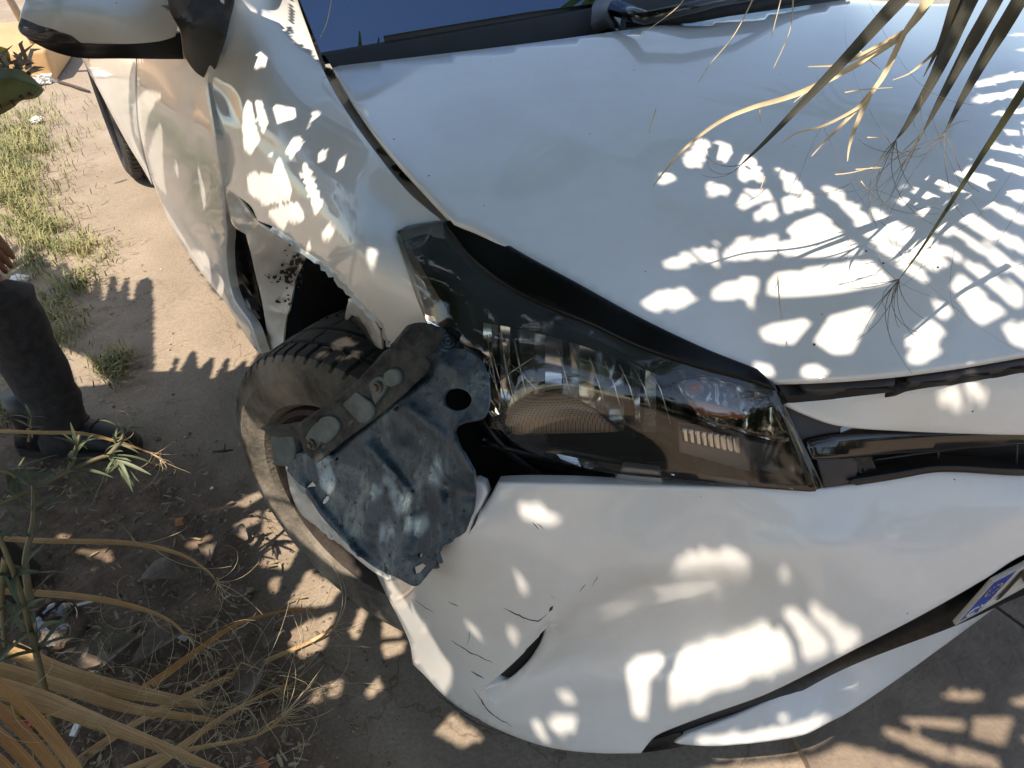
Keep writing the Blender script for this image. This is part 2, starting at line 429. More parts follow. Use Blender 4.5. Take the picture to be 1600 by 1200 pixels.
# fender with its torn lower edge
def tear(pts, amp, n):
    out = []
    for i in range(len(pts) - 1):
        for k in range(n):
            t = (k + random.uniform(-.2, .2)) / n if k else 0
            p = np.array(pts[i][:2]) * (1 - t) + np.array(pts[i+1][:2]) * t
            out.append((p[0] + random.uniform(-amp, amp), p[1] + random.uniform(-amp, amp), 1))
    return out
torn = tear([(668,505),(640,520),(607,532),(598,505),(575,482),(556,462),(528,432),(500,408),(470,386),(445,366),(418,348)], 2.6, 5)
FEND_O = [(366,-60,1),(366,0),(358,40),(345,85),(325,128,1),(335,190),(343,245),(350,292,1),(372,306),(392,322),(402,344,1)] + torn[::-1] + [(652,450),(636,400),(622,364,1),(640,356),(690,346,1),(636,300),(578,228),(535,166),(506,113),(482,50),(462,-10),(455,-60,1)]
def fdisp(uv):
    d = ridge([([(335,122),(372,150),(383,185)], 9, .010), ([(326,140),(345,175),(368,200)], 9, .008), ([(405,215),(560,330)], 10, -.004),
               ([(440,215),(510,290),(600,352)], 20, .004), ([(375,225),(372,300)], 8, .006)])(uv)
    e = ((uv[:,0]-356)/17.)**2 + ((uv[:,1]-160-(uv[:,0]-356)*.5)/32.)**2
    d -= .022*np.exp(-e*1.1)
    m = np.exp(-((uv[:,0]-430)/90)**2 - ((uv[:,1]-330)/60)**2)
    return d + .008*m*nz(uv, .018, 3) + .0008*nz(uv, .006, 9)
fender = panel('fender', FEND_O, FEND_S, PAINT, car, sp=7, disp=fdisp, rim=.016, rnd=.0015)

lipl = [np.array(p[:2]) + (2.5, 4) for p in torn]
b = B(); L_ = FEND_S.pt(lipl, -.004); b.strip(L_, .0045 + .002*rng.random(len(L_)), [CAM - p for p in L_], .3); b.build('torn_lip', PAINT_DIRTY, car)
# folded-in lower part of the fender hanging behind the wheel arch
FLAP_S = TPS([(350,294,{'x':-.848}),(402,344,{'x':-.838}),(470,388,{'x':-.80}),(398,345,{'x':-.825}),(440,470,{'x':-.80}),(420,535,{'x':-.83}),(440,540,{'x':-.82}),(385,400,{'x':-.845}),(470,430,{'x':-.765}),(430,410,{'x':-.81})], 1e-3)
flap = panel('folded_wing_edge', [(350,292,1),(372,308),(402,346),(440,372),(466,390,1),(478,402,1),(470,420,1),(462,436,1),(456,462,1),(452,480,1),(446,500,1),(440,548,1),(427,556,1),(418,520),(409,470),(400,430),(392,396),(384,366,1),(364,352),(357,325)],
      FLAP_S, PAINT_DIRTY, car, sp=5, disp=lambda uv: .012*nz(uv,.03,5) + ridge([([(354,300),(366,350),(400,352)],5,.012),([(420,486),(448,490)],5,.012)])(uv), rim=.004, rnd=.001)
b = B()
for i in range(64):   # flakes of old underseal on the folded edge
    u, v = random.gauss(455, 9), random.gauss(424, 15)
    if i > 40: u, v = random.gauss(428, 12), random.gauss(434, 4)
    if i > 54: u, v = random.gauss(444, 6), random.gauss(470, 10)
    n = random.randint(5, 8); r = random.uniform(1.2, 5.5)*(.6 if i > 40 else 1)
    ring = [(u + r*random.uniform(.5,1.2)*math.cos(2*math.pi*k/n), v + r*random.uniform(.5,1.2)*math.sin(2*math.pi*k/n)) for k in range(n)]
    P = FLAP_S.pt(ring, .016); c = FLAP_S.pt([(u, v)], .022)
    b.add(list(P) + list(c), [(k, (k+1) % n, n) for k in range(n)])
b.build('underseal_flakes', PRIMER, car, smooth=False)['kind'] = 'stuff'

# doors
seam = [(222,40),(214,100),(222,180),(246,285),(256,318)]
def ddisp(uv):
    d = ridge([([(246,300),(270,340),(300,385),(325,420)], 9, .016), ([(262,300),(300,360),(330,400),(350,470)], 8, -.014), ([(300,170),(310,260),(318,330)], 14, -.010),
               ([(318,330),(340,420),(360,500)], 9, .014), ([(255,240),(275,320)], 10, .006), ([(128,92),(180,190),(232,290)], 7, .010), ([(335,210),(348,290)], 4, .006),
               ([(290,105),(296,128)], 3, -.005), ([(278,110),(284,120)], 3, -.004)])(uv)
    m = np.clip((uv[:,1]-150)/250, 0, 1)
    return d*1.5 + m*(.020*nz(uv, .017, 21) + .011*nz(uv, .035, 4))
DOOR_O = [(222,-60,1),(330,-60,1),(330,60),(324,128,1),(333,190),(341,245),(349,292,1),(351,330),(354,362),(353,395),(358,440),(366,468),(374,482),(392,508),(408,552,1),(398,545),(372,505),(350,470),(330,446),(310,420),(288,388),(270,360),(254,322),(240,288),(226,240),(217,190),(214,120),(218,20)]
front_door = panel('front_door', DOOR_O, DOOR_S, PAINT_DOOR, car, sp=7, disp=ddisp, rim=.02, rnd=.002)
REAR_O = [(100,-60,1),(218,-60,1),(215,20),(211,120),(214,190),(223,240),(237,288,1),(222,262),(200,226),(175,180),(150,132),(128,92),(112,40)]
rear_door = panel('rear_door', REAR_O, DOOR_S, PAINT_DOOR, car, sp=7, disp=ddisp, rim=.02, rnd=.002)
# jagged broken pillar and sill pieces behind the folded edge
PIL_S = TPS([(352,330,{'x':-.80}),(380,370,{'x':-.79}),(400,480,{'x':-.79}),(420,545,{'x':-.80}),(390,540,{'x':-.81}),(430,460,{'x':-.76}),(370,440,{'x':-.81})], 1e-3)
panel('door_pillar', [(352,325,1),(378,352,1),(398,430),(412,500),(430,560,1),(410,556,1),(392,500),(366,430),(356,370)], PIL_S, GREYPL, car, sp=6,
      disp=ridge([([(360,350),(378,420),(396,470)],4,.02),([(372,360),(390,430),(405,500)],4,-.015),([(390,500),(410,545)],5,.03)]), rim=.01)
for pts, w in (([(366,447),(378,466),(386,470),(392,483),(380,476),(370,462)], .02), ([(392,508),(402,500),(408,520),(398,526)], .02), ([(404,530),(416,528),(418,548),(408,548)], .015)):
    S = TPS([(p[0], p[1], {'x': -.835 + random.uniform(-.01, .01)}) for p in pts])
    panel('broken_bracket', [(*p, 1) for p in pts], S, GREYPL if w == .02 else PAINT_DIRTY, car, sp=4, rim=.02)

# hood channel (fender flange) with bolts
CH_S = TPS([(482,40,{'z':.972}),(512,110,{'z':.938}),(590,225,{'z':.917}),(650,300,{'z':.898}),(700,345,{'z':.885}),(530,105,{'z':.93}),(610,215,{'z':.908}),(495,40,{'z':.97}),(470,-30,{'z':1.0})], 1e-3)
panel('wing_flange', [(462,-40,1),(478,-40,1),(490,20),(500,50),(522,100),(540,140),(566,190),(600,232),(640,280),(706,350,1),(684,346,1),(640,303),(585,235),(528,163),(503,116),(480,52)], CH_S, PAINT_DIRTY, car, sp=7, rim=.02,
      holes=[[(484,61),(490,58),(496,62),(490,66)]])
panel('flange_seal', [(462,-40,1),(480,-40,1),(495,20),(506,48),(494,52),(482,50),(470,10)], CH_S, BLACK_MATT, car, sp=7, near=.004, rim=.01)
def bolt(u, v, S, near, r, mat, name='bolt', parent=None, washer=True):
    c = S.pt([(u, v)], near)[0]; c2 = S.pt([(u+3, v)], near)[0]; c3 = S.pt([(u, v+3)], near)[0]
    n = np.cross(c2 - c, c3 - c); n /= np.linalg.norm(n)
    if n @ (CAM - c) < 0: n = -n
    b = B(); b.lathe(c, n, [(0, r*1.7), (.0015, r*1.7), (.0022, r*1.5), (.0022, 0)], 20)
    b.lathe(c + n*.002, n, [(0, r), (r*.7, r), (r*.85, r*.8), (r*.85, 0)], 6)
    return b.build(name, mat, parent, sharp=30)
bolt(513,115,CH_S,.004,.0075,STEEL,'hinge_bolt',car); bolt(600,238,CH_S,.004,.0065,STEEL,'wing_bolt',car); bolt(637,277,CH_S,.006,.007,BLACK_MATT,'wing_bolt',car); bolt(621,264,CH_S,.004,.005,BLACK_MATT,'rubber_stop',car)

# dark structure inside the nose so that nothing shows through the gaps
b = B()
def hull(pts, faces): b.add(pts, faces)
hull([(-.60,.62,.30),(.60,.62,.30),(.60,1.25,.30),(-.60,1.25,.30),(-.62,.60,.78),(.62,.60,.78),(.62,1.25,.86),(-.62,1.25,.86)], [(0,1,5,4),(1,2,6,5),(2,3,7,6),(3,0,4,7),(4,5,6,7),(3,2,1,0)])
b.build('engine', DARKIN, car, smooth=False)
b = B()
hull([(-.45,.24,.34),(.45,.24,.34),(.45,.42,.34),(-.45,.42,.34),(-.52,.30,.70),(.52,.30,.70),(.52,.42,.74),(-.52,.42,.74)], [(0,1,5,4),(1,2,6,5),(2,3,7,6),(3,0,4,7),(4,5,6,7),(3,2,1,0)])
b.build('radiator', DARKIN, car, smooth=False)
IN_S = TPS([(622,362,{'z':.74}),(735,345,{'z':.74}),(1205,600,{'z':.60}),(1280,770,{'z':.50}),(1000,770,{'z':.50}),(770,760,{'z':.50}),(668,520,{'z':.62})])
panel('lamp_bay', [(610,345,1),(700,330,1),(740,335,1),(1000,480),(1230,585,1),(1310,780,1),(1000,790),(760,780,1),(690,640),(640,500)], IN_S, DARKIN, car, sp=20, rim=.0)
# wheel arch liner: half drum round the wheel
b = B(); n = 24; v = []
for k in range(n + 1):
    t = -0.25 + (math.pi + .5) * k / n
    for x in (-.79, -.52):
        v.append((x, .74 + .40*math.cos(t), .33 + .40*math.sin(t)))
v0 = len(v)
b.add(v, [(2*k, 2*k+1, 2*k+3, 2*k+2) for k in range(n)])
b.add([(-.52, .74 + .40*math.cos(-0.25 + (math.pi+.5)*k/n), .33 + .40*math.sin(-.25 + (math.pi+.5)*k/n)) for k in range(n+1)] + [(-.52, .74, .2)], [(k, k+1, n+1) for k in range(n)])
b.build('wheel_arch_liner', BLACK_MATT, car)
# floor pan and cabin shell so the far side and underside are closed
b = B(); b.box((0, 2.3, .24), ((1,0,0),(0,1,0),(0,0,1)), (.80, 1.9, .05)); b.build('floor_pan', DARKIN, car, smooth=False)

# ------------------------------------------------------------------ windscreen, cowl, wiper, dashboard, body shell behind
def wsp(x, s):   # x across, s up the glass
    yb = .945 + .30*x*x; zb = .985 - .06*x*x
    sl_ = math.radians(31 - 6*s)
    return np.array([x*(1 - .16*s), yb + s*.92*math.cos(sl_) + .05*s*s, zb + s*.92*math.sin(sl_)])
def wgrid(x0, x1, s0, s1, nx, ns, off=0.0):
    v = []
    for j in range(ns + 1):
        for i in range(nx + 1):
            p = wsp(x0 + (x1 - x0)*i/nx, s0 + (s1 - s0)*j/ns); v.append(p + np.array([0, -.5, .85])*off)
    f = [(j*(nx+1)+i, j*(nx+1)+i+1, (j+1)*(nx+1)+i+1, (j+1)*(nx+1)+i) for j in range(ns) for i in range(nx)]
    return v, f
mk('windscreen', *wgrid(-.66, .66, 0, .95, 32, 16), GLASS, car)
for nm, a in (('windscreen_border', (-.66, .66, .0, .055, 32, 2)), ('windscreen_border', (-.66, -.625, .055, .95, 2, 12)), ('windscreen_border', (.625, .66, .055, .95, 2, 12))):
    mk(nm, *wgrid(*a, -.004), BLACK_GLOSS, car)
b = B(); v = []; nx = 32
for i in range(nx + 1):
    x = -.66 + 1.32*i/nx; p = wsp(x, 0)
    v += [p + (0, .02, .012), p + (0, -.01, .012), p + (0, -.04, -.004), p + (0, -.09, -.02), p + (0, -.12, -.06)]
b.add(v, [(5*i+k, 5*i+k+1, 5*i+6+k, 5*i+5+k) for i in range(nx) for k in range(4)])
b.build('cowl_panel', BLACK_MATT, car)
mk('dashboard', [(-.62,1.05,.93),(.62,1.05,.93),(.62,1.55,.96),(-.62,1.55,.96),(-.62,1.6,.6),(.62,1.6,.6)], [(0,1,2,3),(3,2,5,4)], DASH, car, smooth=False)
# wiper: pivot cover, arm, blade
def wp(u, v, h):   # on the glass
    best = None
    r = ray(u, v)
    lo_, hi_ = .5, 3.0
    for _ in range(50):
        m_ = (lo_ + hi_)/2; p = CAM + r*m_
        s = max(0.0, (p[1] - (.945 + .3*p[0]**2))/.80); q = wsp(p[0], s)
        if p[2] - q[2] - h > 0: lo_ = m_
        else: hi_ = m_
    return CAM + r*lo_
def wiper(parent):
    w = bpy.data.objects.new('wiper', None); COL.objects.link(w); put(w, parent)
    b = B()
    A = [wp(962, -12, .03), wp(952, 8, .03), wp(947, 28, .025), wp(949, 44, .012)]
    b.strip(A, [.026, .026, .024, .022], (CAM - A[1]), fold=-.5); b.strip([a + np.array([0,.0,-.02]) for a in A], [.02]*4, (CAM - A[1]), fold=-.3)
    b.build('wiper_pivot_cover', BLACK, w)
    b = B(); L = [wp(960, 12, .03), wp(1010, 28, .035), wp(1080, 12, .04), wp(1160, -8, .04), wp(1260, -34, .03)]
    b.tube(L, [.013, .011, .010, .008, .006], 6); b.build('wiper_arm', BLACK_GLOSS, w)
    b = B(); L = [wp(985, 34, .012), wp(1080, 26, .015), wp(1200, 5, .015), wp(1330, -22, .012)]
    b.tube(L, [.008, .010, .010, .007], 6); b.tube([p + np.array([0, .012, -.006]) for p in L], .005, 5); b.build('wiper_blade', BLACK_MATT, w)
wiper(car)
b = B()
L = [wp(600, 62, .006), wp(720, 42, .006), wp(830, 24, .006), wp(925, 12, .006)]
b.strip(L, [.006]*4, CAM - L[0], fold=.2); b.build('cowl_seal', BLACK, car)
# pillars, roof, far side, rear (outside the frame)
rb = B()
for sx in (-1, 1):
    rb.tube([(sx*.655, 1.42, 1.13), (sx*.61, 1.60, 1.24), (sx*.56, 1.85, 1.37)], [.035, .035, .035], 8)
    rb.tube([(sx*.56, 1.85, 1.37), (sx*.58, 2.9, 1.43), (sx*.60, 3.6, 1.33), (sx*.70, 4.0, 1.0)], .05, 8)
rb.build('roof_pillars', PAINT, car)
v = []; n1, n2 = 10, 12
for j in range(n2 + 1):
    for i in range(n1 + 1):
        x = -.60 + 1.2*i/n1; y = 1.82 + 2.0*j/n2; z = 1.37 + .09*math.sin(math.pi*min(1, j/n2*.9+.05)) - .05*(x/.6)**2 - .12*max(0, j/n2-.7)
        v.append((x, y, z))
mk('roof', v, [(j*(n1+1)+i, j*(n1+1)+i+1, (j+1)*(n1+1)+i+1, (j+1)*(n1+1)+i) for j in range(n2) for i in range(n1)], PAINT, car)
v = []; prof = [(.84, .22), (.875, .45), (.87, .70), (.83, .93)]; ys = [.95, 1.3, 2, 3, 3.8, 4.2]
for y in ys:
    for x, z in prof: v.append((x - max(0, (y-3.8))*.2, y, z))
mk('far_side_panel', v, [(4*i+k, 4*i+k+1, 4*i+5+k, 4*i+4+k) for i in range(len(ys)-1) for k in range(3)], PAINT, car)
mk('tailgate', [(-.82,4.2,.3),(.82,4.2,.3),(.82,4.22,.7),(-.82,4.22,.7),(-.76,4.1,1.0),(.76,4.1,1.0),(-.58,3.75,1.3),(.58,3.75,1.3)], [(0,1,2,3),(3,2,5,4),(4,5,7,6)], PAINT, car)
mk('side_window', [(-.80,1.55,.96),(-.82,3.6,1.0),(-.63,3.4,1.33),(-.60,1.95,1.36)], [(0,1,2,3)], SIDEGLASS, car, smooth=False)
mk('side_window', [(.80,1.55,.96),(.82,3.6,1.0),(.63,3.4,1.33),(.60,1.95,1.36)], [(0,1,2,3)], SIDEGLASS, car, smooth=False)
mk('rear_shelf', [(-.7,3.0,.9),(.7,3.0,.9),(.7,4.1,.95),(-.7,4.1,.95)], [(0,1,2,3)], DASH, car, smooth=False)
for x in (-.36, .36):
    b = B(); b.box((x, 2.5, .75), ((1,0,0),(0,1,-.2),(0,.2,1)), (.24, .06, .35)); b.box((x, 2.46, 1.2), ((1,0,0),(0,1,0),(0,0,1)), (.12, .05, .08)); b.build('seat', DASH, car)

# ------------------------------------------------------------------ door mirror
MIR_S = TPS([(28,40,{'y':1.47}),(60,-20,{'y':1.49}),(160,-40,{'y':1.50}),(265,-20,{'y':1.46}),(275,50,{'y':1.44}),(130,66,{'y':1.43}),(60,45,{'y':1.44}),(160,20,{'y':1.385}),(220,30,{'y':1.40}),(90,15,{'y':1.40})], 1e-3)
mir = bpy.data.objects.new('door_mirror', None); COL.objects.link(mir); put(mir, car)
panel('mirror_cover', [(48,-30),(40,0),(34,18),(32,28,1),(60,40),(85,47),(110,58),(126,66,1),(200,66),(250,61),(273,54,1),(276,35),(268,-10),(255,-70),(150,-90),(80,-70)], MIR_S, PAINT, mir, sp=8, rim=.05, rnd=.006)
panel('turn_signal', [(32,29,1),(60,41),(85,48),(110,59),(125,67,1),(95,66),(60,62),(40,56),(29,45)], MIR_S, SMOKE, mir, sp=5, rim=.03, near=.001, rnd=.003,
      disp=ridge([([(36,46),(118,60)],3,.002),([(40,52),(90,62)],3,.002)]))
panel('mirror_base', [(40,57,1),(70,66),(126,69),(200,68),(255,63),(275,56,1),(300,52),(318,58),(322,84,1),(290,89),(180,90),(118,88),(75,76)], MIR_S, BLACK, mir, sp=7, rim=.05, near=-.012, rnd=.004)
SAIL_S = TPS([(270,0,{'x':-.86}),(345,0,{'x':-.775}),(345,80,{'x':-.79}),(325,120,{'x':-.805}),(285,85,{'x':-.85}),(300,40,{'x':-.84})], 1e-3)
panel('mirror_sail', [(262,-60,1),(370,-60,1),(366,0),(356,42),(343,88),(326,126,1),(306,112),(290,86),(284,50),(268,20)], SAIL_S, BLACK, mir, sp=9, rim=.02, near=.02, rnd=.003,
      disp=ridge([([(348,-60),(346,60),(334,110)],3,.006),([(270,15),(300,40)],5,.01)]))
panel('mirror_sail', [(268,-60,1),(290,-60,1),(296,0),(285,16),(278,28),(266,12)], SAIL_S, GREYPL, mir, sp=8, rim=.01, near=.03)

# ------------------------------------------------------------------ headlight
lamp = bpy.data.objects.new('headlight', None); COL.objects.link(lamp); put(lamp, car)
LENS_O = [(622,362,1),(640,353),(690,347),(735,344,1),(800,389),(900,444),(1000,499),(1100,547),(1180,580,1),(1208,606,1),(1240,682),(1272,766,1),(1150,757),(1060,748),(960,738),(880,722),(820,700),(782,668,1),(764,640),(757,600),(758,560),(742,545,1),(715,530),(690,516),(668,505,1),(650,455),(634,405)]
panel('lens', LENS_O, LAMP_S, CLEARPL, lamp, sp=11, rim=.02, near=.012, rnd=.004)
# black housing ring between lens and hood, as a raised glossy band along the upper edge
panel('lamp_bezel', [(696,346,1),(735,343,1),(800,388),(900,443),(1000,498),(1100,546),(1182,579,1),(1210,606,1),(1180,594),(1100,572),(1000,538),(925,503),(850,472),(785,437),(735,396),(712,366)], LAMP_S, simple('lamp_mask', (.003,.003,.003), .3, spec=.25), lamp, sp=9, near=.017, rim=.03, rnd=.003)
panel('lamp_housing', [(630,370,1),(690,350),(735,348,1),(800,393),(1000,503),(1180,584),(1205,610,1),(1266,762,1),(1150,764),(1000,752),(870,735),(780,700,1),(740,600),(690,540),(655,470)], LAMP_S, BLACK, lamp, sp=11, near=-.14, rim=.02,
      disp=ridge([([(780,680),(960,715),(1230,740)],14,.035),([(820,640),(1050,690)],10,-.02),([(1050,560),(1090,650),(1260,700)],9,.03),([(640,380),(700,500)],12,.03)]))
# reflector bowl with upright facets
RB = B()
def bowl(u, v, dv=0):
    e = ((u - 905)/150)**2 + ((v - 600 - dv)/92)**2
    return .010 + .095*math.exp(-e*1.2)
us = [755, 768, 782, 797, 815, 835, 852, 880, 905, 930, 952, 975, 1000, 1025, 1050]
for i in range(len(us) - 1):
    top = lambda u: 512 + 34*((u - 800)/250.)**2*1.0 + (u - 800)*.20
    bot = lambda u: 668 + (u - 800)*.03 - 30*max(0, (790-u)/40.)
    nv = 12
    tilt = random.uniform(-.006, .006); dv_ = random.uniform(-28, 28)
    vv = []
    for j in range(nv + 1):
        for k, u in enumerate((us[i], us[i+1])):
            t0, b0 = top(u), bot(u); v_ = t0 + (b0 - t0)*j/nv
            vv += [LAMP_S.pt([(u, v_)], -bowl(u, v_, dv_) - (tilt if k else -tilt))[0]]
    RB.add(vv, [(2*j, 2*j+1, 2*j+3, 2*j+2) for j in range(nv)])
RB.build('reflector', CHROME, lamp)
b = B()
for u in (768, 790, 812, 882, 932, 956, 980, 1003, 1028):   # bright seams between the facets
    L = LAMP_S.pt([(u - 8 - (u-800)*.02, 530 + (u-800)*.22), (u + 4, 590 + (u-800)*.08), (u + 20, 655 + (u-800)*.03)], -.018)
    b.tube(L, .0009, 4)
for p, q in (((757,560),(790,640)),((765,540),(800,660)),((772,600),(830,560)),((790,560),(850,620))):
    b.tube(LAMP_S.pt([p, q], -.012), .0008, 4)
b.build('reflector_seams', simple('bright_edge', (.7,.7,.68), .2, metal=.9), lamp)
MESHM, n_, l_, bs_ = newmat('perforated_shield')
bs_.inputs['Roughness'].default_value = .4; bs_.inputs['Metallic'].default_value = .3
tc = n_.new('ShaderNodeTexCoord'); vo = n_.new('ShaderNodeTexVoronoi'); vo.inputs['Scale'].default_value = 420; vo.inputs['Randomness'].default_value = 0
l_.new(tc.outputs['Object'], vo.inputs['Vector']); rr = n_.new('ShaderNodeValToRGB'); rr.color_ramp.elements[0].color = (.02,.015,.012,1); rr.color_ramp.elements[1].color = (.30,.235,.18,1)
rr.color_ramp.elements[0].position = .25; rr.color_ramp.elements[1].position = .5
l_.new(vo.outputs['Distance'], rr.inputs[0]); l_.new(rr.outputs[0], bs_.inputs['Base Color'])
def dome(uv): return .03*np.clip(1 - ((uv[:,0]-860)/120)**2 - ((uv[:,1]-668)/60)**2, 0, 1)**.5
panel('shield', [(766,668,1),(785,645),(812,625),(850,615),(890,620),(925,640),(965,674,1),(900,676),(830,676)], LAMP_S, MESHM, lamp, sp=7, near=-.03, disp=dome, rim=.01)
panel('indicator', [(1058,598,1),(1100,590),(1160,606),(1200,622),(1222,668),(1230,688),(1160,672),(1110,660),(1080,630)], LAMP_S, INNERCL, lamp, sp=8, near=-.012, rim=.012, rnd=.003)
panel('indicator_reflector', [(1062,600,1),(1100,592),(1160,608),(1200,624),(1222,672),(1160,676),(1105,664),(1078,632)], LAMP_S, CHROME, lamp, sp=9, near=-.05, rim=.01, disp=lambda uv: .004*np.sin(uv[:,0]*.22))
panel('amber_bulb', [(1068,600),(1082,594),(1096,598),(1100,608),(1092,616),(1076,614)], LAMP_S, AMBER, lamp, sp=5, near=-.022, disp=lambda uv: .012*np.clip(1-((uv[:,0]-1084)/16)**2-((uv[:,1]-605)/11)**2,0,1), rim=.01)
panel('amber_strip', [(1078,626,1),(1110,632),(1150,644),(1168,652,1),(1140,652),(1105,648),(1090,642)], LAMP_S, AMBER, lamp, sp=5, near=-.03, rim=.01)
for i in range(9):
    u = 1068 + i*10
    q = [(u, 672+i*1.5), (u+5, 673+i*1.5), (u+7, 690+i*2.2), (u+2, 689+i*2.2)]
    panel('light_bar', [(*p, 1) for p in q], LAMP_S, CHROME, lamp, sp=5, near=-.012, rim=.008, smooth=False)
panel('light_bar_tray', [(1062,668,1),(1165,688),(1172,735,1),(1064,706,1)], LAMP_S, simple('lamp_tray', (.16,.13,.12), .4), lamp, sp=8, near=-.03, rim=.01)
panel('lamp_cell', [(1172,690,1),(1212,698,1),(1216,738,1),(1176,730,1)], LAMP_S, GREYPL, lamp, sp=8, near=-.03, rim=.01)
panel('lamp_tab', [(963,748,1),(975,732,1),(1028,738,1),(1034,758,1),(968,758,1)], LAMP_S, simple('clear_tab', (.35,.33,.31), .25), lamp, sp=8, near=.004, rim=.01)
panel('lamp_bracket', [(790,668,1),(815,672),(850,680),(852,712),(838,708),(800,690)], LAMP_S, BLACK, lamp, sp=8, near=-.02, rim=.02)
b = B()
for pl in ([(742,640),(790,700),(840,740)], [(755,690),(900,725),(1010,735)], [(800,690),(930,712),(1060,742)]):
    b.tube(LAMP_S.pt(spline(pl, 12, False), -.05), .006, 6)
b.build('lamp_wiring', BLACK, lamp)

# ------------------------------------------------------------------ upper grille
GAR_S = TPS([(1226,628,{'z':.742}),(1600,582,{'z':.775}),(1260,645,{'z':.728}),(1310,662,{'z':.715}),(1400,671,{'z':.705}),(1600,677,{'z':.70}),(1430,620,{'z':.752}),((0,-.02,.78),),((0,-.035,.70),),((.45,.13,.745),)], 1e-3)
g0 = mirr(.0,-.02,.785); g1 = mirr(.0,-.035,.70); g2 = mirr(.46,.14,.74)
grille = bpy.data.objects.new('front_grille', None); COL.objects.link(grille); put(grille, car)
panel('white_trim', [(1224,628,1),(1300,622),(1400,611),(1500,597),(1600,580),(1760,546),g0,(*g2,1),g1,(1760,676),(1600,677),(1500,675),(1400,671),(1310,662),(1260,645)], GAR_S, PAINT, car, sp=12, rim=.02, rnd=.004)
panel('hood_seal', [(1208,592,1),(1330,588),(1450,574),(1600,552),(1760,524),(1760,556),(1600,582),(1500,599),(1400,612),(1300,623),(1224,630,1)], HOOD_S, BLACK_MATT, car, sp=12, near=-.03, rim=.02,
      disp=ridge([([(1215,615),(1400,604),(1600,574)],7,.018),([(1215,598),(1225,612)],6,.02)]))
panel('seal_trim', [(1250,598,1),(1330,595),(1392,588),(1396,597),(1330,604),(1262,607)], HOOD_S, GREYPL, car, sp=8, near=-.012, rim=.01)
panel('seal_trim', [(1420,586,1),(1500,575),(1600,560),(1600,566),(1500,584),(1424,595)], HOOD_S, GREYPL, car, sp=8, near=-.012, rim=.01)
GR_S = TPS([(1222,630,{'z':.735}),(1285,762,{'z':.645}),(1600,680,{'z':.69}),(1600,740,{'z':.62}),(1400,672,{'z':.70}),(1400,750,{'z':.632}),((0,-.02,.69),),((0,-.02,.62),)], 1e-3)
panel('grille_back', [(1222,630,1),(1300,664),(1400,672),(1600,678),(1900,676),(1900,740),(1600,742),(1450,742),(1330,758),(1284,764,1)], GR_S, BLACK_MATT, grille, sp=14, near=-.06, rim=.02)
panel('grille_surround', [(1214,606,1),(1224,630),(1285,762,1),(1268,766,1),(1240,690),(1206,608,1)], GR_S, BLACK_GLOSS, grille, sp=8, near=.002, rim=.03)
panel('grille_end_plate', [(1222,634,1),(1260,650),(1312,668,1),(1310,680),(1296,688),(1262,690),(1244,680)], GR_S, GREYPL, grille, sp=8, near=-.01, rim=.02)
panel('grille_bar', [(1262,694,1),(1310,686),(1450,682),(1600,679),(1900,674),(1900,690),(1600,692),(1480,702),(1380,708),(1300,714),(1272,714,1)], GR_S, BLACK_GLOSS, grille, sp=10, near=.0, rim=.03, rnd=.005)
panel('grille_end_plate', [(1278,716,1),(1326,713,1),(1338,725),(1334,748),(1310,757),(1290,760,1)], GR_S, GREYPL, grille, sp=8, near=-.008, rim=.02)
panel('grille_bar', [(1330,752,1),(1400,741),(1470,731),(1600,737),(1900,735),(1900,741),(1600,743),(1470,737),(1400,748),(1340,757,1)], GR_S, BLACK, grille, sp=9, near=.0, rim=.02)
panel('grille_insert', [(1332,714,1),(1362,711,1),(1368,736,1),(1340,740,1)], GR_S, BLACK, grille, sp=7, near=-.012, rim=.02, disp=lambda uv: .002*np.sin(uv[:,0]*1.1))
b = B()
for u in (1467, 1590): b.tube(GR_S.pt([(u, 700 if u < 1500 else 690), (u-2, 728)], -.02), .0012, 5)
b.tube(GR_S.pt([(1364,719),(1440,708),(1520,699),(1600,693)], -.02), .0012, 5)
b.build('grille_rib', GREYPL, grille)

# ------------------------------------------------------------------ front bumper
BUMP_O = [(640,850,1),(700,790),(716,775),(736,754),(752,758,1),(757,770,1),(748,788,1),(741,804,1),(732,828,1),(747,809,1),(759,796,1),(770,778,1),(780,757,1),(850,759),(1000,762),(1150,765),(1285,766),(1340,758),(1400,748),(1475,738),(1600,741),(1760,745),(2050,740),
    (2050,640,1),(2050,690,1),(1900,785),(1760,812),(1600,866),(1540,903),(1480,938),(1420,971),(1340,1012),(1260,1053),(1190,1086),(1100,1118),(1045,1139),(1022,1150),(1012,1160),(1000,1176,1),(930,1176),(860,1168),(800,1149),(740,1120),(695,1088),(660,1052),(645,1038,1),(640,1005),(622,965),(604,930),(588,896,1)]
BUMP_O = [p for p in BUMP_O if p[0] < 1950]
def bdisp(uv):
    d = ridge([([(905,933),(1000,891),(1150,868),(1330,850)], 30, .004), ([(862,968),(905,933)], 18, .005),
               ([(752,1092),(800,1040),(860,972)], 9, .010), ([(772,1082),(812,1044),(862,985)], 10, -.028), ([(752,1092),(800,1128),(900,1150)], 9, .003),
               ([(800,1090),(900,1080),(1010,1075)], 26, -.006)])(uv)
    REC = [(758,1092),(800,1040),(862,972),(905,935),(1000,895),(1120,876),(1230,876),(1290,900),(1300,960),(1240,1020),(1150,1062),(1000,1078),(880,1086)]
    t = np.where(inside(np.array(REC, float), uv), seg_dist(uv, REC), 0); t = np.clip(t/66, 0, 1); t = t*t*(3-2*t)
    f_ = np.clip((1330 - uv[:,0])/250, 0, 1); f_ = f_*f_*(3-2*f_)
    return d - .034*t*f_
SLOT = [(752,1080,1),(775,1057),(812,1023),(860,974,1),(848,1001),(824,1036),(791,1065)]
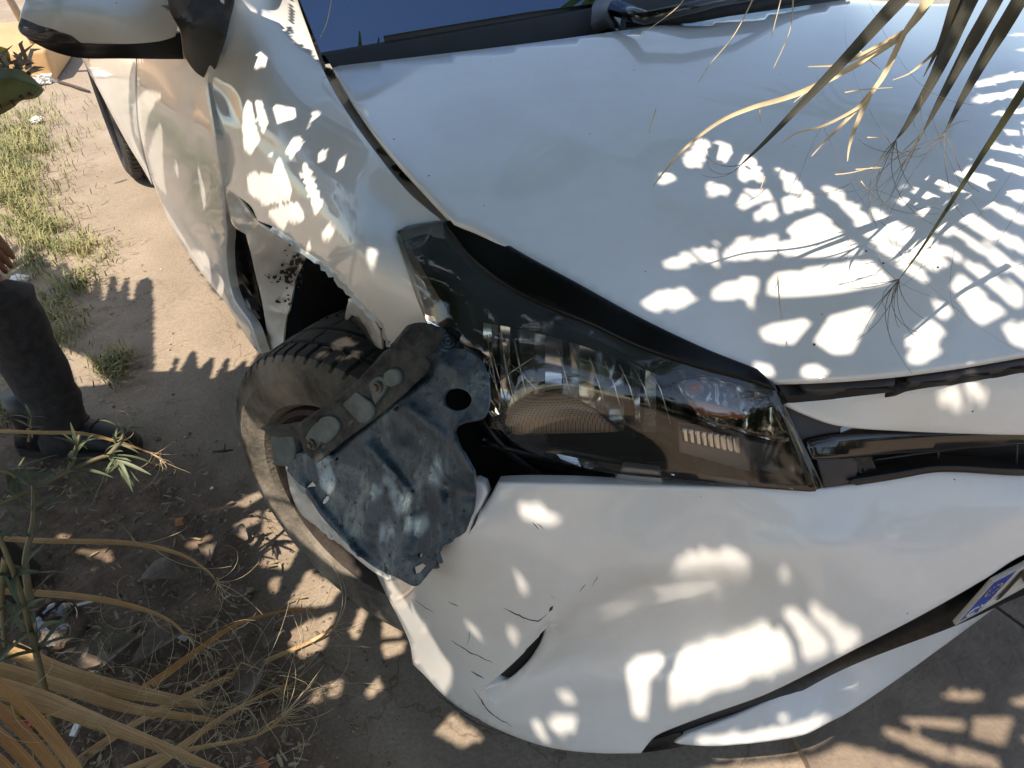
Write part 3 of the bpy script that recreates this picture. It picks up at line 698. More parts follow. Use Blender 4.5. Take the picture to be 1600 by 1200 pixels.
bumper = panel('front_bumper', BUMP_O, BUMP_S, PAINT, car, sp=9, disp=bdisp, rim=.02, rnd=.003, holes=[SLOT])
panel('fog_lamp_slot', [(744,1088,1),(776,1050),(812,1022),(866,965,1),(850,1012),(822,1052),(790,1078)], BUMP_S, BLACK_MATT, car, sp=6, near=-.045, rim=.01)
b = B()   # scuffs dug into the paint
for pl, w in (([(704,1000),(722,1012),(770,1036)],.0008),([(736,1048),(756,1060)],.001),([(786,950),(812,962),(840,970),(856,958)],.0009),([(858,956),(864,947)],.0016),([(740,1075),(765,1112),(800,1135)],.0012),([(672,1078),(720,1110),(760,1130)],.0012),
        ([(860,930),(866,936)],.001),([(700,940),(716,948)],.0006),([(648,938),(678,958)],.0005),([(832,815),(842,828)],.0009),([(838,818),(850,826)],.0007),([(905,925),(915,912)],.0005),([(750,795),(742,815),(733,835)],.0012),([(690,1090),(740,1128),(790,1146)],.0010),([(735,985),(730,1010)],.0004),([(935,900),(925,915)],.0004)):
    q = spline(pl, 5, False); q = q + rng.normal(0, .5, q.shape)
    P = BUMP_S.pt(q, 0); d = bdisp(q); P = P + (CAM - P)/np.linalg.norm(CAM - P, axis=1)[:, None]*(d + .0009)[:, None]
    wv = w*(np.sin(np.linspace(.15, math.pi - .15, len(P))))*rng.uniform(.5, 1.3, len(P))
    b.strip(P, wv, CAM - P[0], fold=0)
b.build('scratches', simple('scratch_dark', (.06,.05,.045), .8), car)['kind'] = 'stuff'
# lower grille opening, lip, plate
LG_S = TPS([(1012,1165,{'z':.17}),(1100,1120,{'z':.235}),(1340,1020,{'z':.35}),(1480,945,{'z':.42}),(1600,880,{'z':.45}),(1060,1160,{'z':.16}),(1320,1040,{'z':.30}),(1600,930,{'z':.35}),(1760,840,{'z':.43})], 1e-3)
panel('lower_grille', [(1006,1176,1),(1010,1150),(1040,1124),(1190,1066),(1340,998),(1480,922),(1600,852),(1760,795),(1760,880),(1600,930),(1500,975),(1320,1045),(1170,1125),(1062,1168,1)], LG_S, simple('grille_black', (.004,.004,.0042), .5, spec=.25), car, sp=10, near=-.03, rim=.02,
      disp=ridge([([(1020,1150),(1230,1075),(1480,955)],9,.012)]))
LIP_S = TPS([(1058,1161,{'z':.165}),(1075,1153,{'z':.175}),(1161,1121,{'z':.19}),(1291,1052,{'z':.215}),(1316,1036,{'z':.222}),(1490,967,{'z':.24}),(1600,905,{'z':.25}),(1170,1157,{'z':.165}),(1259,1145,{'z':.165}),(1300,1123,{'z':.168}),
    (1397,1064,{'z':.172}),(1560,946,{'z':.18}),(1700,870,{'z':.18}),(1700,840,{'z':.25})], 1e-3)
panel('bumper_lip', [(1058,1161,1),(1080,1150),(1161,1117),(1230,1083),(1291,1050),(1318,1036),(1400,1003),(1490,966),(1600,903),(1760,830),(1760,860),(1600,918),(1560,946),(1480,1005),(1397,1064),(1330,1108),(1298,1125),(1259,1145),(1215,1154),(1165,1160),(1110,1164)], LIP_S, PAINT, car, sp=8, rim=.05, rnd=.004)
panel('lip_end', [(1010,1166,1),(1022,1150),(1060,1147),(1074,1152,1),(1058,1163,1)], LIP_S, BLACK, car, sp=6, near=-.006, rim=.02)
pl = bpy.data.objects.new('number_plate', None); COL.objects.link(pl); put(pl, car)
# plate lies on the nose, square to the car
pa = at(1490, 972, x=-.262); pb = at(1550, 905, x=-.262)
ex = np.array([1.0, -.08, 0]); ex /= np.linalg.norm(ex); ey = pb - pa; ey /= np.linalg.norm(ey); ey -= ex*(ex @ ey); ey /= np.linalg.norm(ey); en = np.cross(ex, ey)
if en @ (CAM - pa) < 0: en = -en
PH = float(np.linalg.norm(pb - pa))
PLW = simple('plate_white', (.72,.68,.60), .35, var=.06)
def pbox(x0, x1, y0, y1, h, t, mat, name):
    b = B(); b.box(pa + ex*(x0+x1)/2 + ey*(y0+y1)/2 + en*h, (ex, ey, en), ((x1-x0)/2, (y1-y0)/2, t)); return b.build(name, mat, pl, smooth=False)
pbox(0, .52, 0, PH, 0, .002, PLW, 'plate_backing')
pbox(.004, .046, .004, PH-.004, .003, .0006, simple('plate_blue', (.008,.05,.40), .35), 'blue_band')
for a in ((0,.52,-.0015,.0015),(0,.52,PH-.0015,PH+.0015),(-.0015,.0015,.0015,PH-.0015)): pbox(*a, .002, .0022, simple('plate_frame', (.6,.56,.5), .4), 'plate_frame')
def text(s, x, y, size, mat, name):
    cu = bpy.data.curves.new(name, 'FONT'); cu.body = s; cu.size = size; cu.extrude = .0006; cu.align_x = 'CENTER'; cu.materials.append(mat)
    t_ = bpy.data.objects.new(name, cu); COL.objects.link(t_)
    me = bpy.data.meshes.new_from_object(t_.evaluated_get(bpy.context.evaluated_depsgraph_get())); bpy.data.objects.remove(t_)
    o = bpy.data.objects.new(name, me); COL.objects.link(o); put(o, pl)
    p = pa + ex*x + ey*y + en*.0045
    o.matrix_basis = Matrix([[ex[i], ey[i], en[i], p[i]] for i in range(3)] + [[0,0,0,1]])
    return o
WH = simple('plate_lettering_white', (.75,.75,.72), .4); DK = simple('plate_lettering_dark', (.03,.022,.018), .4)
text('CY', .025, .012, .030, WH, 'plate_letter'); text('N', .100, .016, .105, DK, 'plate_letter')
b = B()
for k in range(12):
    t = 2*math.pi*k/12; b.lathe(pa + ex*(.025+.013*math.cos(t)) + ey*(PH*.66+.013*math.sin(t)) + en*.0038, en, [(0,.002),(.0004,.002),(.0004,0)], 5, ref=ey)
b.build('plate_stars', simple('plate_star_yellow', (.7,.5,.05), .5), pl)

# ------------------------------------------------------------------ wheels
def wheel(c, yaw, name_label, dust, R=.312, wid=.20, parent=car):
    w = bpy.data.objects.new('wheel', None); COL.objects.link(w); put(w, parent)
    nrm = np.array([-math.cos(yaw), -math.sin(yaw), 0.0])   # outward
    hw = wid/2; c = np.array(c, float) - nrm*hw
    # tyre profile: (axial, radius); axial + outward
    prof = [(hw-.030,.205),(hw-.012,.215),(hw-.004,.222),(hw-.004,.226),(hw+.002,.240),(hw+.004,.252),(hw+.003,.268),(hw+.004,.270),(hw+.002,.274),(hw-.003,.286),(hw-.008,.296),(hw-.008,.298),(hw-.016,R-.005),(hw-.022,R-.002),
            (.052,R),(.050,R-.008),(.043,R-.008),(.041,R),(.006,R+.001),(.004,R-.008),(-.004,R-.008),(-.006,R+.001),(-.041,R),(-.043,R-.008),(-.050,R-.008),(-.052,R),(-hw+.022,R-.002),(-hw+.008,.296),(-hw-.003,.26),(-hw+.02,.205)]
    n = 600; e1 = np.cross(nrm, [0,0,1]); e1 /= np.linalg.norm(e1); e2 = np.array([0,0,1.0])
    v = []; m = len(prof)
    for i, (a, r) in enumerate(prof):
        for k in range(n):
            t = 2*math.pi*k/n; rr_ = r
            if r > R - .006 and a > .045 and k % 9 in (0, 1): rr_ = r - .006      # cross grooves of the shoulder
            if r > R - .006 and a < -.045 and k % 9 in (4, 5): rr_ = r - .006
            if r > R - .006 and .015 < abs(a) < .045 and k % 18 == 0: rr_ = r - .004
            z = c[2] + rr_*math.sin(t)
            v.append(np.array([c[0], c[1], c[2]]) + nrm*a + rr_*(math.cos(t)*e1 + math.sin(t)*e2))
            if v[-1][2] < 0.002: v[-1][2] = 0.002
    f = [(i*n+k, i*n+(k+1) % n, (i+1)*n+(k+1) % n, (i+1)*n+k) for i in range(m-1) for k in range(n)]
    o = mk('tyre', v, f, [RUBBER, dust], w, sharp=35)
    mi = [1 if i < 12 else 0 for i in range(m-1) for k in range(n)]
    o.data.polygons.foreach_set('material_index', mi)
    b = B(); b.lathe(c, nrm, [(hw-.03,.206),(hw-.010,.208),(hw-.006,.200),(hw-.012,.195),(hw-.05,.188),(hw-.075,.160),(hw-.080,.120),(hw-.07,.085),(hw-.04,.07),(hw-.035,.03),(hw-.035,0)], 48)
    rim = b.build('rim', RUST, w, sharp=40)
    for k in range(5):
        b = B(); t = 2*math.pi*k/5; b.lathe(c + nrm*(hw-.066) + .055*(math.cos(t)*e1 + math.sin(t)*e2), nrm, [(0,.011),(.018,.011),(.02,.008),(.02,0)], 6)
        b.build('wheel_nut', STEEL, w, sharp=30)
    return w
wheel((-.862, .722, .308), math.radians(25), 'front', RUBBER_DUST)
wheel((-.862, 3.66, .308), 0, 'rear', RUBBER)
wheel((.862-.2, .80, .308), math.radians(180), 'front', RUBBER)
wheel((.862, 3.66, .308), math.radians(180), 'rear', RUBBER)
b = B(); b.tube([(-.60,.80,.25),(-.58,.84,.72)], [.045,.03], 12); b.tube([(-.60,.80,.2),(-.45,.80,.28)], .03, 8); b.build('suspension_strut', BLACK_MATT, car)
b = B(); b.tube([(-.66,.92,.62),(-.70,.86,.55),(-.66,.80,.45),(-.62,.78,.35)], .007, 6); b.build('brake_hose', BLACK, car)
LS_S = TPS([(535,480,{'x':-.79}),(600,540,{'x':-.79}),(560,460,{'x':-.80}),(545,520,{'x':-.76})], 1e-3)
panel('liner_scrap', [(545,468,1),(560,474),(578,494),(592,520),(596,545,1),(586,540),(572,512),(560,496,1),(548,492,1),(538,505,1),(541,486)], LS_S, PAINT_DIRTY, car, sp=5, rim=.004, near=-.01, disp=lambda uv: .008*nz(uv,.06,3))
panel('liner_scrap', [(552,496,1),(568,506),(580,524),(584,545,1),(560,540,1),(540,508,1)], LS_S, GREYPL, car, sp=5, rim=.004, near=-.035, disp=lambda uv: .01*nz(uv,.06,7))
# crumpled splash liner between tyre and bumper
LIN_S = TPS([(450,740,{'d':1.305}),(480,800,{'d':1.30}),(540,850,{'d':1.28}),(600,900,{'d':1.25}),(500,740,{'d':1.27}),(560,820,{'d':1.25})], 1e-3)
panel('torn_splash_liner', [(446,728,1),(470,735),(500,760),(540,800),(580,850),(604,905,1),(580,890),(545,862),(520,842),(500,826),(470,802),(455,770)], LIN_S, PAINT_DIRTY, car, sp=5, rim=.004,
      disp=lambda uv: .010*nz(uv,.03,12) + ridge([([(450,735),(490,800),(540,850)],4,.012),([(475,780),(520,838)],4,-.012)])(uv))

# ------------------------------------------------------------------ bent inner wing piece lying on the wheel
BRK, n_, l_, bs_ = newmat('dark_blue_metal')
tc = n_.new('ShaderNodeTexCoord')
t1 = n_.new('ShaderNodeTexNoise'); t1.inputs['Scale'].default_value = 9; t1.inputs['Detail'].default_value = 8; t1.inputs['Roughness'].default_value = .7; t1.inputs['Distortion'].default_value = .6
t2 = n_.new('ShaderNodeTexNoise'); t2.inputs['Scale'].default_value = 85; t2.inputs['Detail'].default_value = 4; t2.inputs['Roughness'].default_value = .75
for t in (t1, t2): l_.new(tc.outputs['Object'], t.inputs['Vector'])
r1 = n_.new('ShaderNodeValToRGB'); cr = r1.color_ramp; cr.elements[0].position = .34; cr.elements[0].color = (.026,.042,.062,1); cr.elements[1].position = .68; cr.elements[1].color = (.27,.335,.35,1)
e_ = cr.elements.new(.5); e_.color = (.055,.090,.125,1)
l_.new(t1.outputs['Fac'], r1.inputs[0])
r2 = n_.new('ShaderNodeValToRGB'); r2.color_ramp.elements[0].position = .55; r2.color_ramp.elements[0].color = (0,0,0,1); r2.color_ramp.elements[1].position = .64; r2.color_ramp.elements[1].color = (1,1,1,1)
l_.new(t2.outputs['Fac'], r2.inputs[0])
mx_ = n_.new('ShaderNodeMix'); mx_.data_type = 'RGBA'; mx_.inputs[7].default_value = (.022,.022,.024,1); l_.new(r2.outputs[0], mx_.inputs[0]); l_.new(r1.outputs[0], mx_.inputs[6])
l_.new(mx_.outputs[2], bs_.inputs['Base Color'])
r3 = n_.new('ShaderNodeMapRange'); r3.inputs[3].default_value = .30; r3.inputs[4].default_value = .7; l_.new(t1.outputs['Fac'], r3.inputs[0]); l_.new(r3.outputs[0], bs_.inputs['Roughness'])
bp_ = n_.new('ShaderNodeBump'); bp_.inputs['Strength'].default_value = .35; bp_.inputs['Distance'].default_value = .004; l_.new(t2.outputs['Fac'], bp_.inputs['Height']); l_.new(bp_.outputs[0], bs_.inputs['Normal'])
bs_.inputs['Metallic'].default_value = .25
BRK_DIRT = simple('mud_caked_metal', (.018,.019,.020), .85, col2=(.080,.086,.086), scale=28, bump=.7, bscale=90)
BRK_LIGHT = simple('worn_blue_metal', (.06,.08,.09), .6, col2=(.13,.165,.17), scale=30, bump=.2, bscale=120)
BR_S = TPS([(640,512,{'d':.99}),(690,520,{'d':.95}),(755,590,{'d':.89}),(745,650,{'d':.88}),(705,690,{'d':.90}),(740,740,{'d':.865}),(725,830,{'d':.915}),(690,880,{'d':.945}),(650,914,{'d':.99}),(560,870,{'d':1.075}),
    (490,790,{'d':1.15}),(440,700,{'d':1.20}),(415,672,{'d':1.22}),(520,620,{'d':1.09}),(600,700,{'d':1.02}),(640,800,{'d':1.0})], 1e-3)
brk = empty('bent_metal_panel', tuple(BR_S.pt([(650, 914)])[0]), 'dirty dark blue torn metal plate with a round hole lying on the front wheel', 'metal panel')
br_pts = [(700,545,1),(728,548),(750,565),(760,592),(762,630),(752,652),(735,657),(718,660),(708,672),(712,686),(724,708),(735,728),(740,748),(738,790),(730,815),(722,832),(708,842),(690,850),(684,866,1),(688,880,1),(680,880,1),(683,888,1),(672,888,1),(652,912),(645,915),(620,902),(590,888),(562,868),(530,836),(505,810),(488,785,1),(478,765),(495,760,1),(486,750,1),(476,762,1),(466,755,1),(448,735,1),(455,722,1),(478,708,1),(500,690),(530,664),(570,628),(610,592),(640,566),(660,545),(672,530)]
def brdisp(uv):
    d = ridge([([(502,702),(600,612),(650,572)], 9, .014), ([(520,705),(610,625),(668,585)], 5, -.016), ([(640,700),(690,760),(735,770)], 16, -.018), ([(600,680),(660,780),(650,860)], 18, -.016), ([(575,700),(640,770),(640,850)], 9, .010), ([(640,640),(690,680),(700,740)], 10, .012), ([(720,800),(700,850),(650,880)], 6, .008),
               ([(715,660),(710,690),(738,740)], 10, .010), ([(560,866),(500,800),(470,750)], 8, .012), ([(610,890),(555,850)], 8, -.006), ([(700,760),(705,840)], 9, -.012), ([(670,560),(715,580)], 16, .008)])(uv)
    # embossed figures and ring
    d += ridge([([(562,792),(572,788),(580,798),(574,806),(562,800),(562,792)],2.2,.0035),([(576,812),(588,806),(594,816),(586,822)],2.2,.0035),([(572,820),(582,815),(588,824),(582,834),(570,830),(572,820)],2.2,.0035)])(uv)
    return d + .004*nz(uv, .02, 31) + .002*nz(uv, .06, 8)
panel('metal_plate', br_pts, BR_S, BRK, brk, sp=5, disp=brdisp, rim=.0035, rnd=.0008, near=.024,
      holes=[[(692,618),(700,608),(713,606),(728,610),(737,622),(733,635),(718,642),(703,640),(694,632)], [(644,886,1),(657,877,1),(666,884,1),(655,896,1),(646,898,1)], [(652,866),(658,862),(660,869),(655,872)], [(502,783),(508,775),(514,776),(512,783),(506,788)], [(523,717),(528,713),(530,718),(526,721)], [(615,637),(621,632),(623,640),(617,643)], [(647,907),(651,906),(650,910)], [(667,869),(671,868),(670,872)]])
FL_S = TPS([(410,672,{'d':1.19}),(430,690,{'d':1.20}),(640,508,{'d':.965}),(690,515,{'d':.935}),(500,690,{'d':1.12}),(660,560,{'d':.95}),(480,655,{'d':1.12}),(560,600,{'d':1.03})], 1e-3)
panel('bent_flange', [(408,670,1),(425,668),(450,666),(480,655),(520,630),(560,598),(600,555),(628,518),(640,507),(665,508),(690,515,1),(686,530),(675,548),(664,556),(668,572),(655,588),(620,622),(570,662),(530,692),(494,722,1),(476,706),(470,690),(455,682),(428,682)], FL_S, BRK_DIRT, brk, sp=5, rim=.003, near=.034,
      disp=lambda uv: ridge([([(410,670),(470,664),(560,600),(640,512)],5,.012),([(480,700),(570,640),(655,575)],14,-.004)])(uv) + .003*nz(uv,.05,2))
for pts in ([(478,684,1),(492,664),(506,662),(510,674),(500,690),(488,702)], [(498,660),(512,652),(524,656),(527,670),(516,686),(504,690)], [(576,600,1),(590,590),(600,595),(600,606),(585,630,1)], [(600,586),(612,578),(622,582),(622,596),(612,602),(604,600)]):
    panel('raised_pad', pts, FL_S, BRK_LIGHT, brk, sp=4, near=.039, rim=.004)
panel('raised_pad', [(536,632,1),(556,614,1),(580,632,1),(582,648),(566,660),(552,650,1)], FL_S, BRK_LIGHT, brk, sp=6, near=.038, rim=.004)
for u, v in ((487, 694), (590, 605)):
    o = bolt(u, v, FL_S, .043, .0045, simple('dirty_screw', (.14,.12,.09), .6, metal=.4, var=.3, scale=80), 'screw', brk)
panel('bent_tab', [(424,684,1),(456,684,1),(460,706),(456,728,1),(428,726,1),(426,705)], FL_S, BRK_LIGHT, brk, sp=5, near=-.002, rim=.01)
panel('bent_tab', [(448,728,1),(466,710),(484,718),(486,738,1),(470,758,1)], FL_S, BRK, brk, sp=5, near=-.006, rim=.006)
b = B()
for r in (.012, .0075, .003): b.lathe(BR_S.pt([(700,533)], .02)[0] + (CAM-BR_S.pt([(700,533)])[0])*.002*(1-r/.012), (-.2,-.55,.8), [(0,r+.0025),(.003,r+.0015),(.003,r-.0015),(0,r-.0025)], 24)
b.lathe(BR_S.pt([(700,533)], .018)[0], (-.2,-.55,.8), [(-.01,.019),(0,.019),(.001,.017),(.001,0)], 24)
b.build('grommet', BRK, brk)

# ================================================================== ground
def gmat():
    m, n, l, b = newmat('dusty_earth')
    geo = n.new('ShaderNodeNewGeometry'); at_ = n.new('ShaderNodeAttribute'); at_.attribute_name = 'soil'
    def tex(s, d=8, r=.65):
        t = n.new('ShaderNodeTexNoise'); t.inputs['Scale'].default_value = s; t.inputs['Detail'].default_value = d; t.inputs['Roughness'].default_value = r
        l.new(geo.outputs['Position'], t.inputs['Vector']); return t
    def ramp(a, b_, c1, c2):
        r = n.new('ShaderNodeValToRGB'); r.color_ramp.elements[0].position = a; r.color_ramp.elements[1].position = b_
        r.color_ramp.elements[0].color = (*c1, 1); r.color_ramp.elements[1].color = (*c2, 1); return r
    t1, t2, t3 = tex(2.2), tex(18), tex(140, 5)
    sand = ramp(.3, .7, (.28,.227,.175), (.39,.32,.248)); l.new(t1.outputs['Fac'], sand.inputs[0])
    soil = ramp(.35, .7, (.13,.094,.070), (.27,.20,.148)); l.new(t2.outputs['Fac'], soil.inputs[0])
    mx = n.new('ShaderNodeMix'); mx.data_type = 'RGBA'
    ma = n.new('ShaderNodeMath'); ma.operation = 'MULTIPLY_ADD'; ma.inputs[1].default_value = .7; l.new(t2.outputs['Fac'], ma.inputs[0])
    sb = n.new('ShaderNodeMath'); sb.operation = 'SUBTRACT'; sb.inputs[1].default_value = .35; l.new(at_.outputs['Fac'], sb.inputs[0]); l.new(sb.outputs[0], ma.inputs[2])
    ms = n.new('ShaderNodeMapRange'); ms.inputs[1].default_value = .25; ms.inputs[2].default_value = .75; l.new(ma.outputs[0], ms.inputs[0])
    l.new(ms.outputs[0], mx.inputs[0]); l.new(sand.outputs[0], mx.inputs[6]); l.new(soil.outputs[0], mx.inputs[7])
    gr = ramp(.35, .68, (.72,.72,.72), (1.12,1.1,1.08)); l.new(t3.outputs['Fac'], gr.inputs[0])
    mu = n.new('ShaderNodeMix'); mu.data_type = 'RGBA'; mu.blend_type = 'MULTIPLY'; mu.inputs[0].default_value = .8
    l.new(mx.outputs[2], mu.inputs[6]); l.new(gr.outputs[0], mu.inputs[7])
    # dried cracks
    vo = n.new('ShaderNodeTexVoronoi'); vo.feature = 'DISTANCE_TO_EDGE'; vo.inputs['Scale'].default_value = 3.2
    ad = n.new('ShaderNodeVectorMath'); ad.operation = 'ADD'; sc = n.new('ShaderNodeVectorMath'); sc.operation = 'SCALE'; sc.inputs['Scale'].default_value = .22
    tw = tex(5, 4); l.new(tw.outputs['Color'], sc.inputs[0]); l.new(geo.outputs['Position'], ad.inputs[0]); l.new(sc.outputs[0], ad.inputs[1]); l.new(ad.outputs[0], vo.inputs['Vector'])
    ck = ramp(.0, .012, (.62,.58,.55), (1,1,1)); l.new(vo.outputs['Distance'], ck.inputs[0])
    tk = tex(1.3, 3); kr = ramp(.45, .6, (0,0,0), (1,1,1)); l.new(tk.outputs['Fac'], kr.inputs[0])
    mc = n.new('ShaderNodeMix'); mc.data_type = 'RGBA'; mc.blend_type = 'MULTIPLY'; l.new(kr.outputs[0], mc.inputs[0]); l.new(mu.outputs[2], mc.inputs[6]); l.new(ck.outputs[0], mc.inputs[7])
    l.new(mc.outputs[2], b.inputs['Base Color']); b.inputs['Roughness'].default_value = .95; b.inputs['Specular IOR Level'].default_value = .15
    bp = n.new('ShaderNodeBump'); bp.inputs['Strength'].default_value = .5; bp.inputs['Distance'].default_value = .006
    h = n.new('ShaderNodeMath'); h.operation = 'MULTIPLY_ADD'; h.inputs[1].default_value = .5; l.new(t3.outputs['Fac'], h.inputs[0]); l.new(t2.outputs['Fac'], h.inputs[2])
    l.new(h.outputs[0], bp.inputs['Height']); l.new(bp.outputs[0], b.inputs['Normal'])
    return m
GROUND = gmat()
def soil_amount(x, y):
    """dark crumbly bed at the foot of the plants, dusty hard ground elsewhere"""
    P = proj(np.stack([x, y, np.zeros_like(x)], -1))
    bed = [at(u, v, z=0)[:2] for u, v in ((-300,640),(120,640),(260,700),(360,760),(430,880),(470,1000),(560,1200),(620,1400),(-300,1400))]
    q = np.stack([x, y], -1); d = seg_dist(q, bed); i = inside(np.array(bed), q)
    return np.clip(.5 + np.where(i, d, -d)/.28, 0, 1)
xs = np.concatenate([[-300,-90,-30,-10,-5], np.arange(-3.2, .9, .022), [1.4,3,8,30,90,300]])
ys = np.concatenate([[-300,-90,-30,-8,-3,-1.5], np.arange(-.8, 3.2, .022), np.arange(3.25,6.5,.06), [8,12,30,90,300]])
X, Y = np.meshgrid(xs, ys); so_ = soil_amount(X.ravel(), Y.ravel())
Z = np.array([.010*noise.fractal(Vector((x*3, y*3, 1)), 1, 2, 3) + s*(.009*noise.fractal(Vector((x*16, y*16, 5)), 1, 2, 3)) for x, y, s in zip(X.ravel(), Y.ravel(), so_)])
far = np.clip((np.hypot(X.ravel()+1, Y.ravel()-1.5) - 4)/2, 0, 1); Z = Z*(1 - far) - .004
nx_, ny_ = len(xs), len(ys)
F = [(j*nx_+i, j*nx_+i+1, (j+1)*nx_+i+1, (j+1)*nx_+i) for j in range(ny_-1) for i in range(nx_-1)]
ground = mk('ground', np.stack([X.ravel(), Y.ravel(), Z], 1), F, GROUND); tag(ground, kind='structure')
a_ = ground.data.attributes.new('soil', 'FLOAT', 'POINT'); a_.data.foreach_set('value', so_.astype(np.float32))

# paving in front of the car
PAV = simple('worn_paving', (.165,.128,.100), .9, col2=(.29,.228,.172), scale=7, bump=.35, bscale=90)
pav = empty('paving', (.3, -.6, 0), None, None); pav['kind'] = 'structure'
def slab(poly, z=.012):
    n = len(poly); v = [(x, y, z) for x, y in poly] + [(x, y, -.03) for x, y in poly]
    mk('paving_slab', v, [tuple(range(n))] + [(i, i+n, (i+1) % n + n, (i+1) % n) for i in range(n)], PAV, pav, smooth=False)
j1 = at(1548,950,z=0)[:2]; j2 = at(1605,992,z=0)[:2]
dj = (j2 - j1)/np.linalg.norm(j2 - j1); nj = np.array([-dj[1], dj[0]])
if nj[0] < 0: nj = -nj
p0 = at(1250,1185,z=0)[:2]
edge = [at(u, v, z=0)[:2] for u, v in ((1180,1080),(1215,1120),(1240,1160),(1265,1190),(1290,1240),(1330,1330),(1480,1600))]
edge = [e + rng.normal(0, .008, 2) for e in edge]
A0 = j1 - dj*.9; A1 = j1 + dj*1.6
slab([tuple(A0 - nj*.004)] + [tuple(e) for e in edge][0:0] + [tuple(edge[0])] + [tuple(e) for e in edge[1:]] + [tuple(A1 - nj*.004)])
slab([tuple(A0 + nj*.004), tuple(A1 + nj*.004), tuple(A1 + nj*.6), tuple(A0 + nj*.6)])
slab([tuple(A0 + nj*.608), tuple(A1 + nj*.608), tuple(A1 + nj*1.2), tuple(A0 + nj*1.2)])

# crumbs and pebbles on the soil
def blob_mesh(c, r, seed):
    base = [(0,0,1),(.9,0,.3),(.28,.85,.3),(-.73,.53,.3),(-.73,-.53,.3),(.28,-.85,.3),(0,0,-.6)]
    rs = random.Random(seed); a = rs.random()*6.28; ca, sa = math.cos(a), math.sin(a)
    v = []
    for x, y, z in base:
        k = r*rs.uniform(.65, 1.25); v.append((c[0] + (ca*x - sa*y)*k, c[1] + (sa*x + ca*y)*k, c[2] + z*k*.75))
    f = [(0,i,i % 5 + 1) for i in range(1,6)] + [(6,i % 5 + 1,i) for i in range(1,6)]
    return v, f
b = B(); made = 0
while made < 5200:
    u, v = random.uniform(-80, 620), random.uniform(560, 1260)
    p = at(u, v, z=0); s = soil_amount(np.array([p[0]]), np.array([p[1]]))[0]
    if random.random() > s*.9 + .04: continue
    made += 1; r = min(.011, .0012*math.exp(abs(random.gauss(0, .75))))
    b.add(*blob_mesh((p[0], p[1], r*.25 - .002), r, made))
CRUMB = simple('soil_crumb', (.11,.08,.06), .95, col2=(.30,.235,.18), scale=40)
o = b.build('gravel', CRUMB, smooth=False); tag(o, 'small stones and crumbs of dry soil scattered over the bed', None, kind='stuff')
b = B()
for i in range(700):
    u, v = random.uniform(60, 640), random.uniform(120, 700)
    p = at(u, v, z=0)
    if p[0] > -.9: continue
    r = .0016*math.exp(abs(random.gauss(0, .6))); b.add(*blob_mesh((p[0], p[1], r*.2 - .001), r, i))
o = b.build('gravel', simple('sand_grain', (.33,.25,.17), .95, col2=(.52,.42,.30), scale=40), smooth=False); tag(o, 'fine grit on the dusty track', None, kind='stuff')

UPZ = np.array([0, 0, 1.0])
# short grass
GRASS = simple('grass_blade', (.13,.155,.055), .7, col2=(.36,.33,.15), scale=6)
b = B(); cnt = 0
centres = [(20,190,95),(10,260,80),(40,235,50),(20,310,60),(60,360,40),(110,385,45),(140,395,35),(80,500,45),(100,520,40),(175,575,30),(190,565,20),(5,640,35),(40,420,40),(120,440,35),(90,470,30),(10,560,40)]
while cnt < 8500:
    c = random.choice(centres[:5] if random.random() < .62 else centres)
    u, v = random.gauss(c[0], c[2]*random.choice((.3,.45,.75))), random.gauss(c[1], c[2]*random.choice((.25,.35,.55)))
    if noise.noise(Vector((u*.03, v*.05, 0))) < -.12 and random.random() < .8: continue
    p = at(u, v, z=0); cnt += 1
    far_ = min(1, max(.3, (p[1] - 1.0)/3)); a = random.random()*6.28; h = random.uniform(.02, .075)*(.6 + .4*far_); ln = random.uniform(.2, 1.4)*h
    d = np.array([math.cos(a), math.sin(a), 0]); w = random.uniform(.0012, .0026)
    L = [p, p + d*ln*.3 + (0,0,h*.6), p + d*ln*.9 + (0,0,h*(.9 - .4*ln/h*.5))]
    s_ = np.array([-d[1], d[0], 0])*w
    b.add([L[0]-s_, L[0]+s_, L[1]-s_*.8, L[1]+s_*.8, L[2]], [(0,1,3,2),(2,3,4)])
o = b.build('grass', GRASS); tag(o, 'patchy dry grass at the edge of the dusty track', None, kind='stuff')

b = B()
for i in range(900):   # chopped straw and rotten bits where the grass thins out
    c = random.choice(centres); u, v = random.gauss(c[0] + 25, c[2]*.9), random.gauss(c[1], c[2]*.6)
    if u > 230 - .0*v or v < 110: continue
    p = at(u, v, z=.004); a = random.random()*6.28; d = np.array([math.cos(a), math.sin(a), random.uniform(-.05,.25)]); L = random.uniform(.008, .05); w = random.uniform(.0008, .0025)
    b.strip([p - d*L*.5, p, p + d*L*.5], [w*.6, w, w*.4], UPZ, .2)
for i in range(700):
    u, v = random.uniform(-40, 480), random.uniform(720, 1200); p = at(u, v, z=.005)
    if soil_amount(np.array([p[0]]), np.array([p[1]]))[0] < .4: continue
    a = random.random()*6.28; d = np.array([math.cos(a), math.sin(a), random.uniform(-.05,.2)]); L = random.uniform(.006, .03); w = random.uniform(.0008, .004)
    b.strip([p - d*L*.5, p, p + d*L*.5], [w*.6, w, w*.4], UPZ, .3)
STRAWM = simple('straw_bits', (.13,.10,.07), .9, col2=(.42,.34,.22), scale=12)
o = b.build('litter', STRAWM); tag(o, 'bits of straw and rotten leaf on the soil', None, kind='stuff')
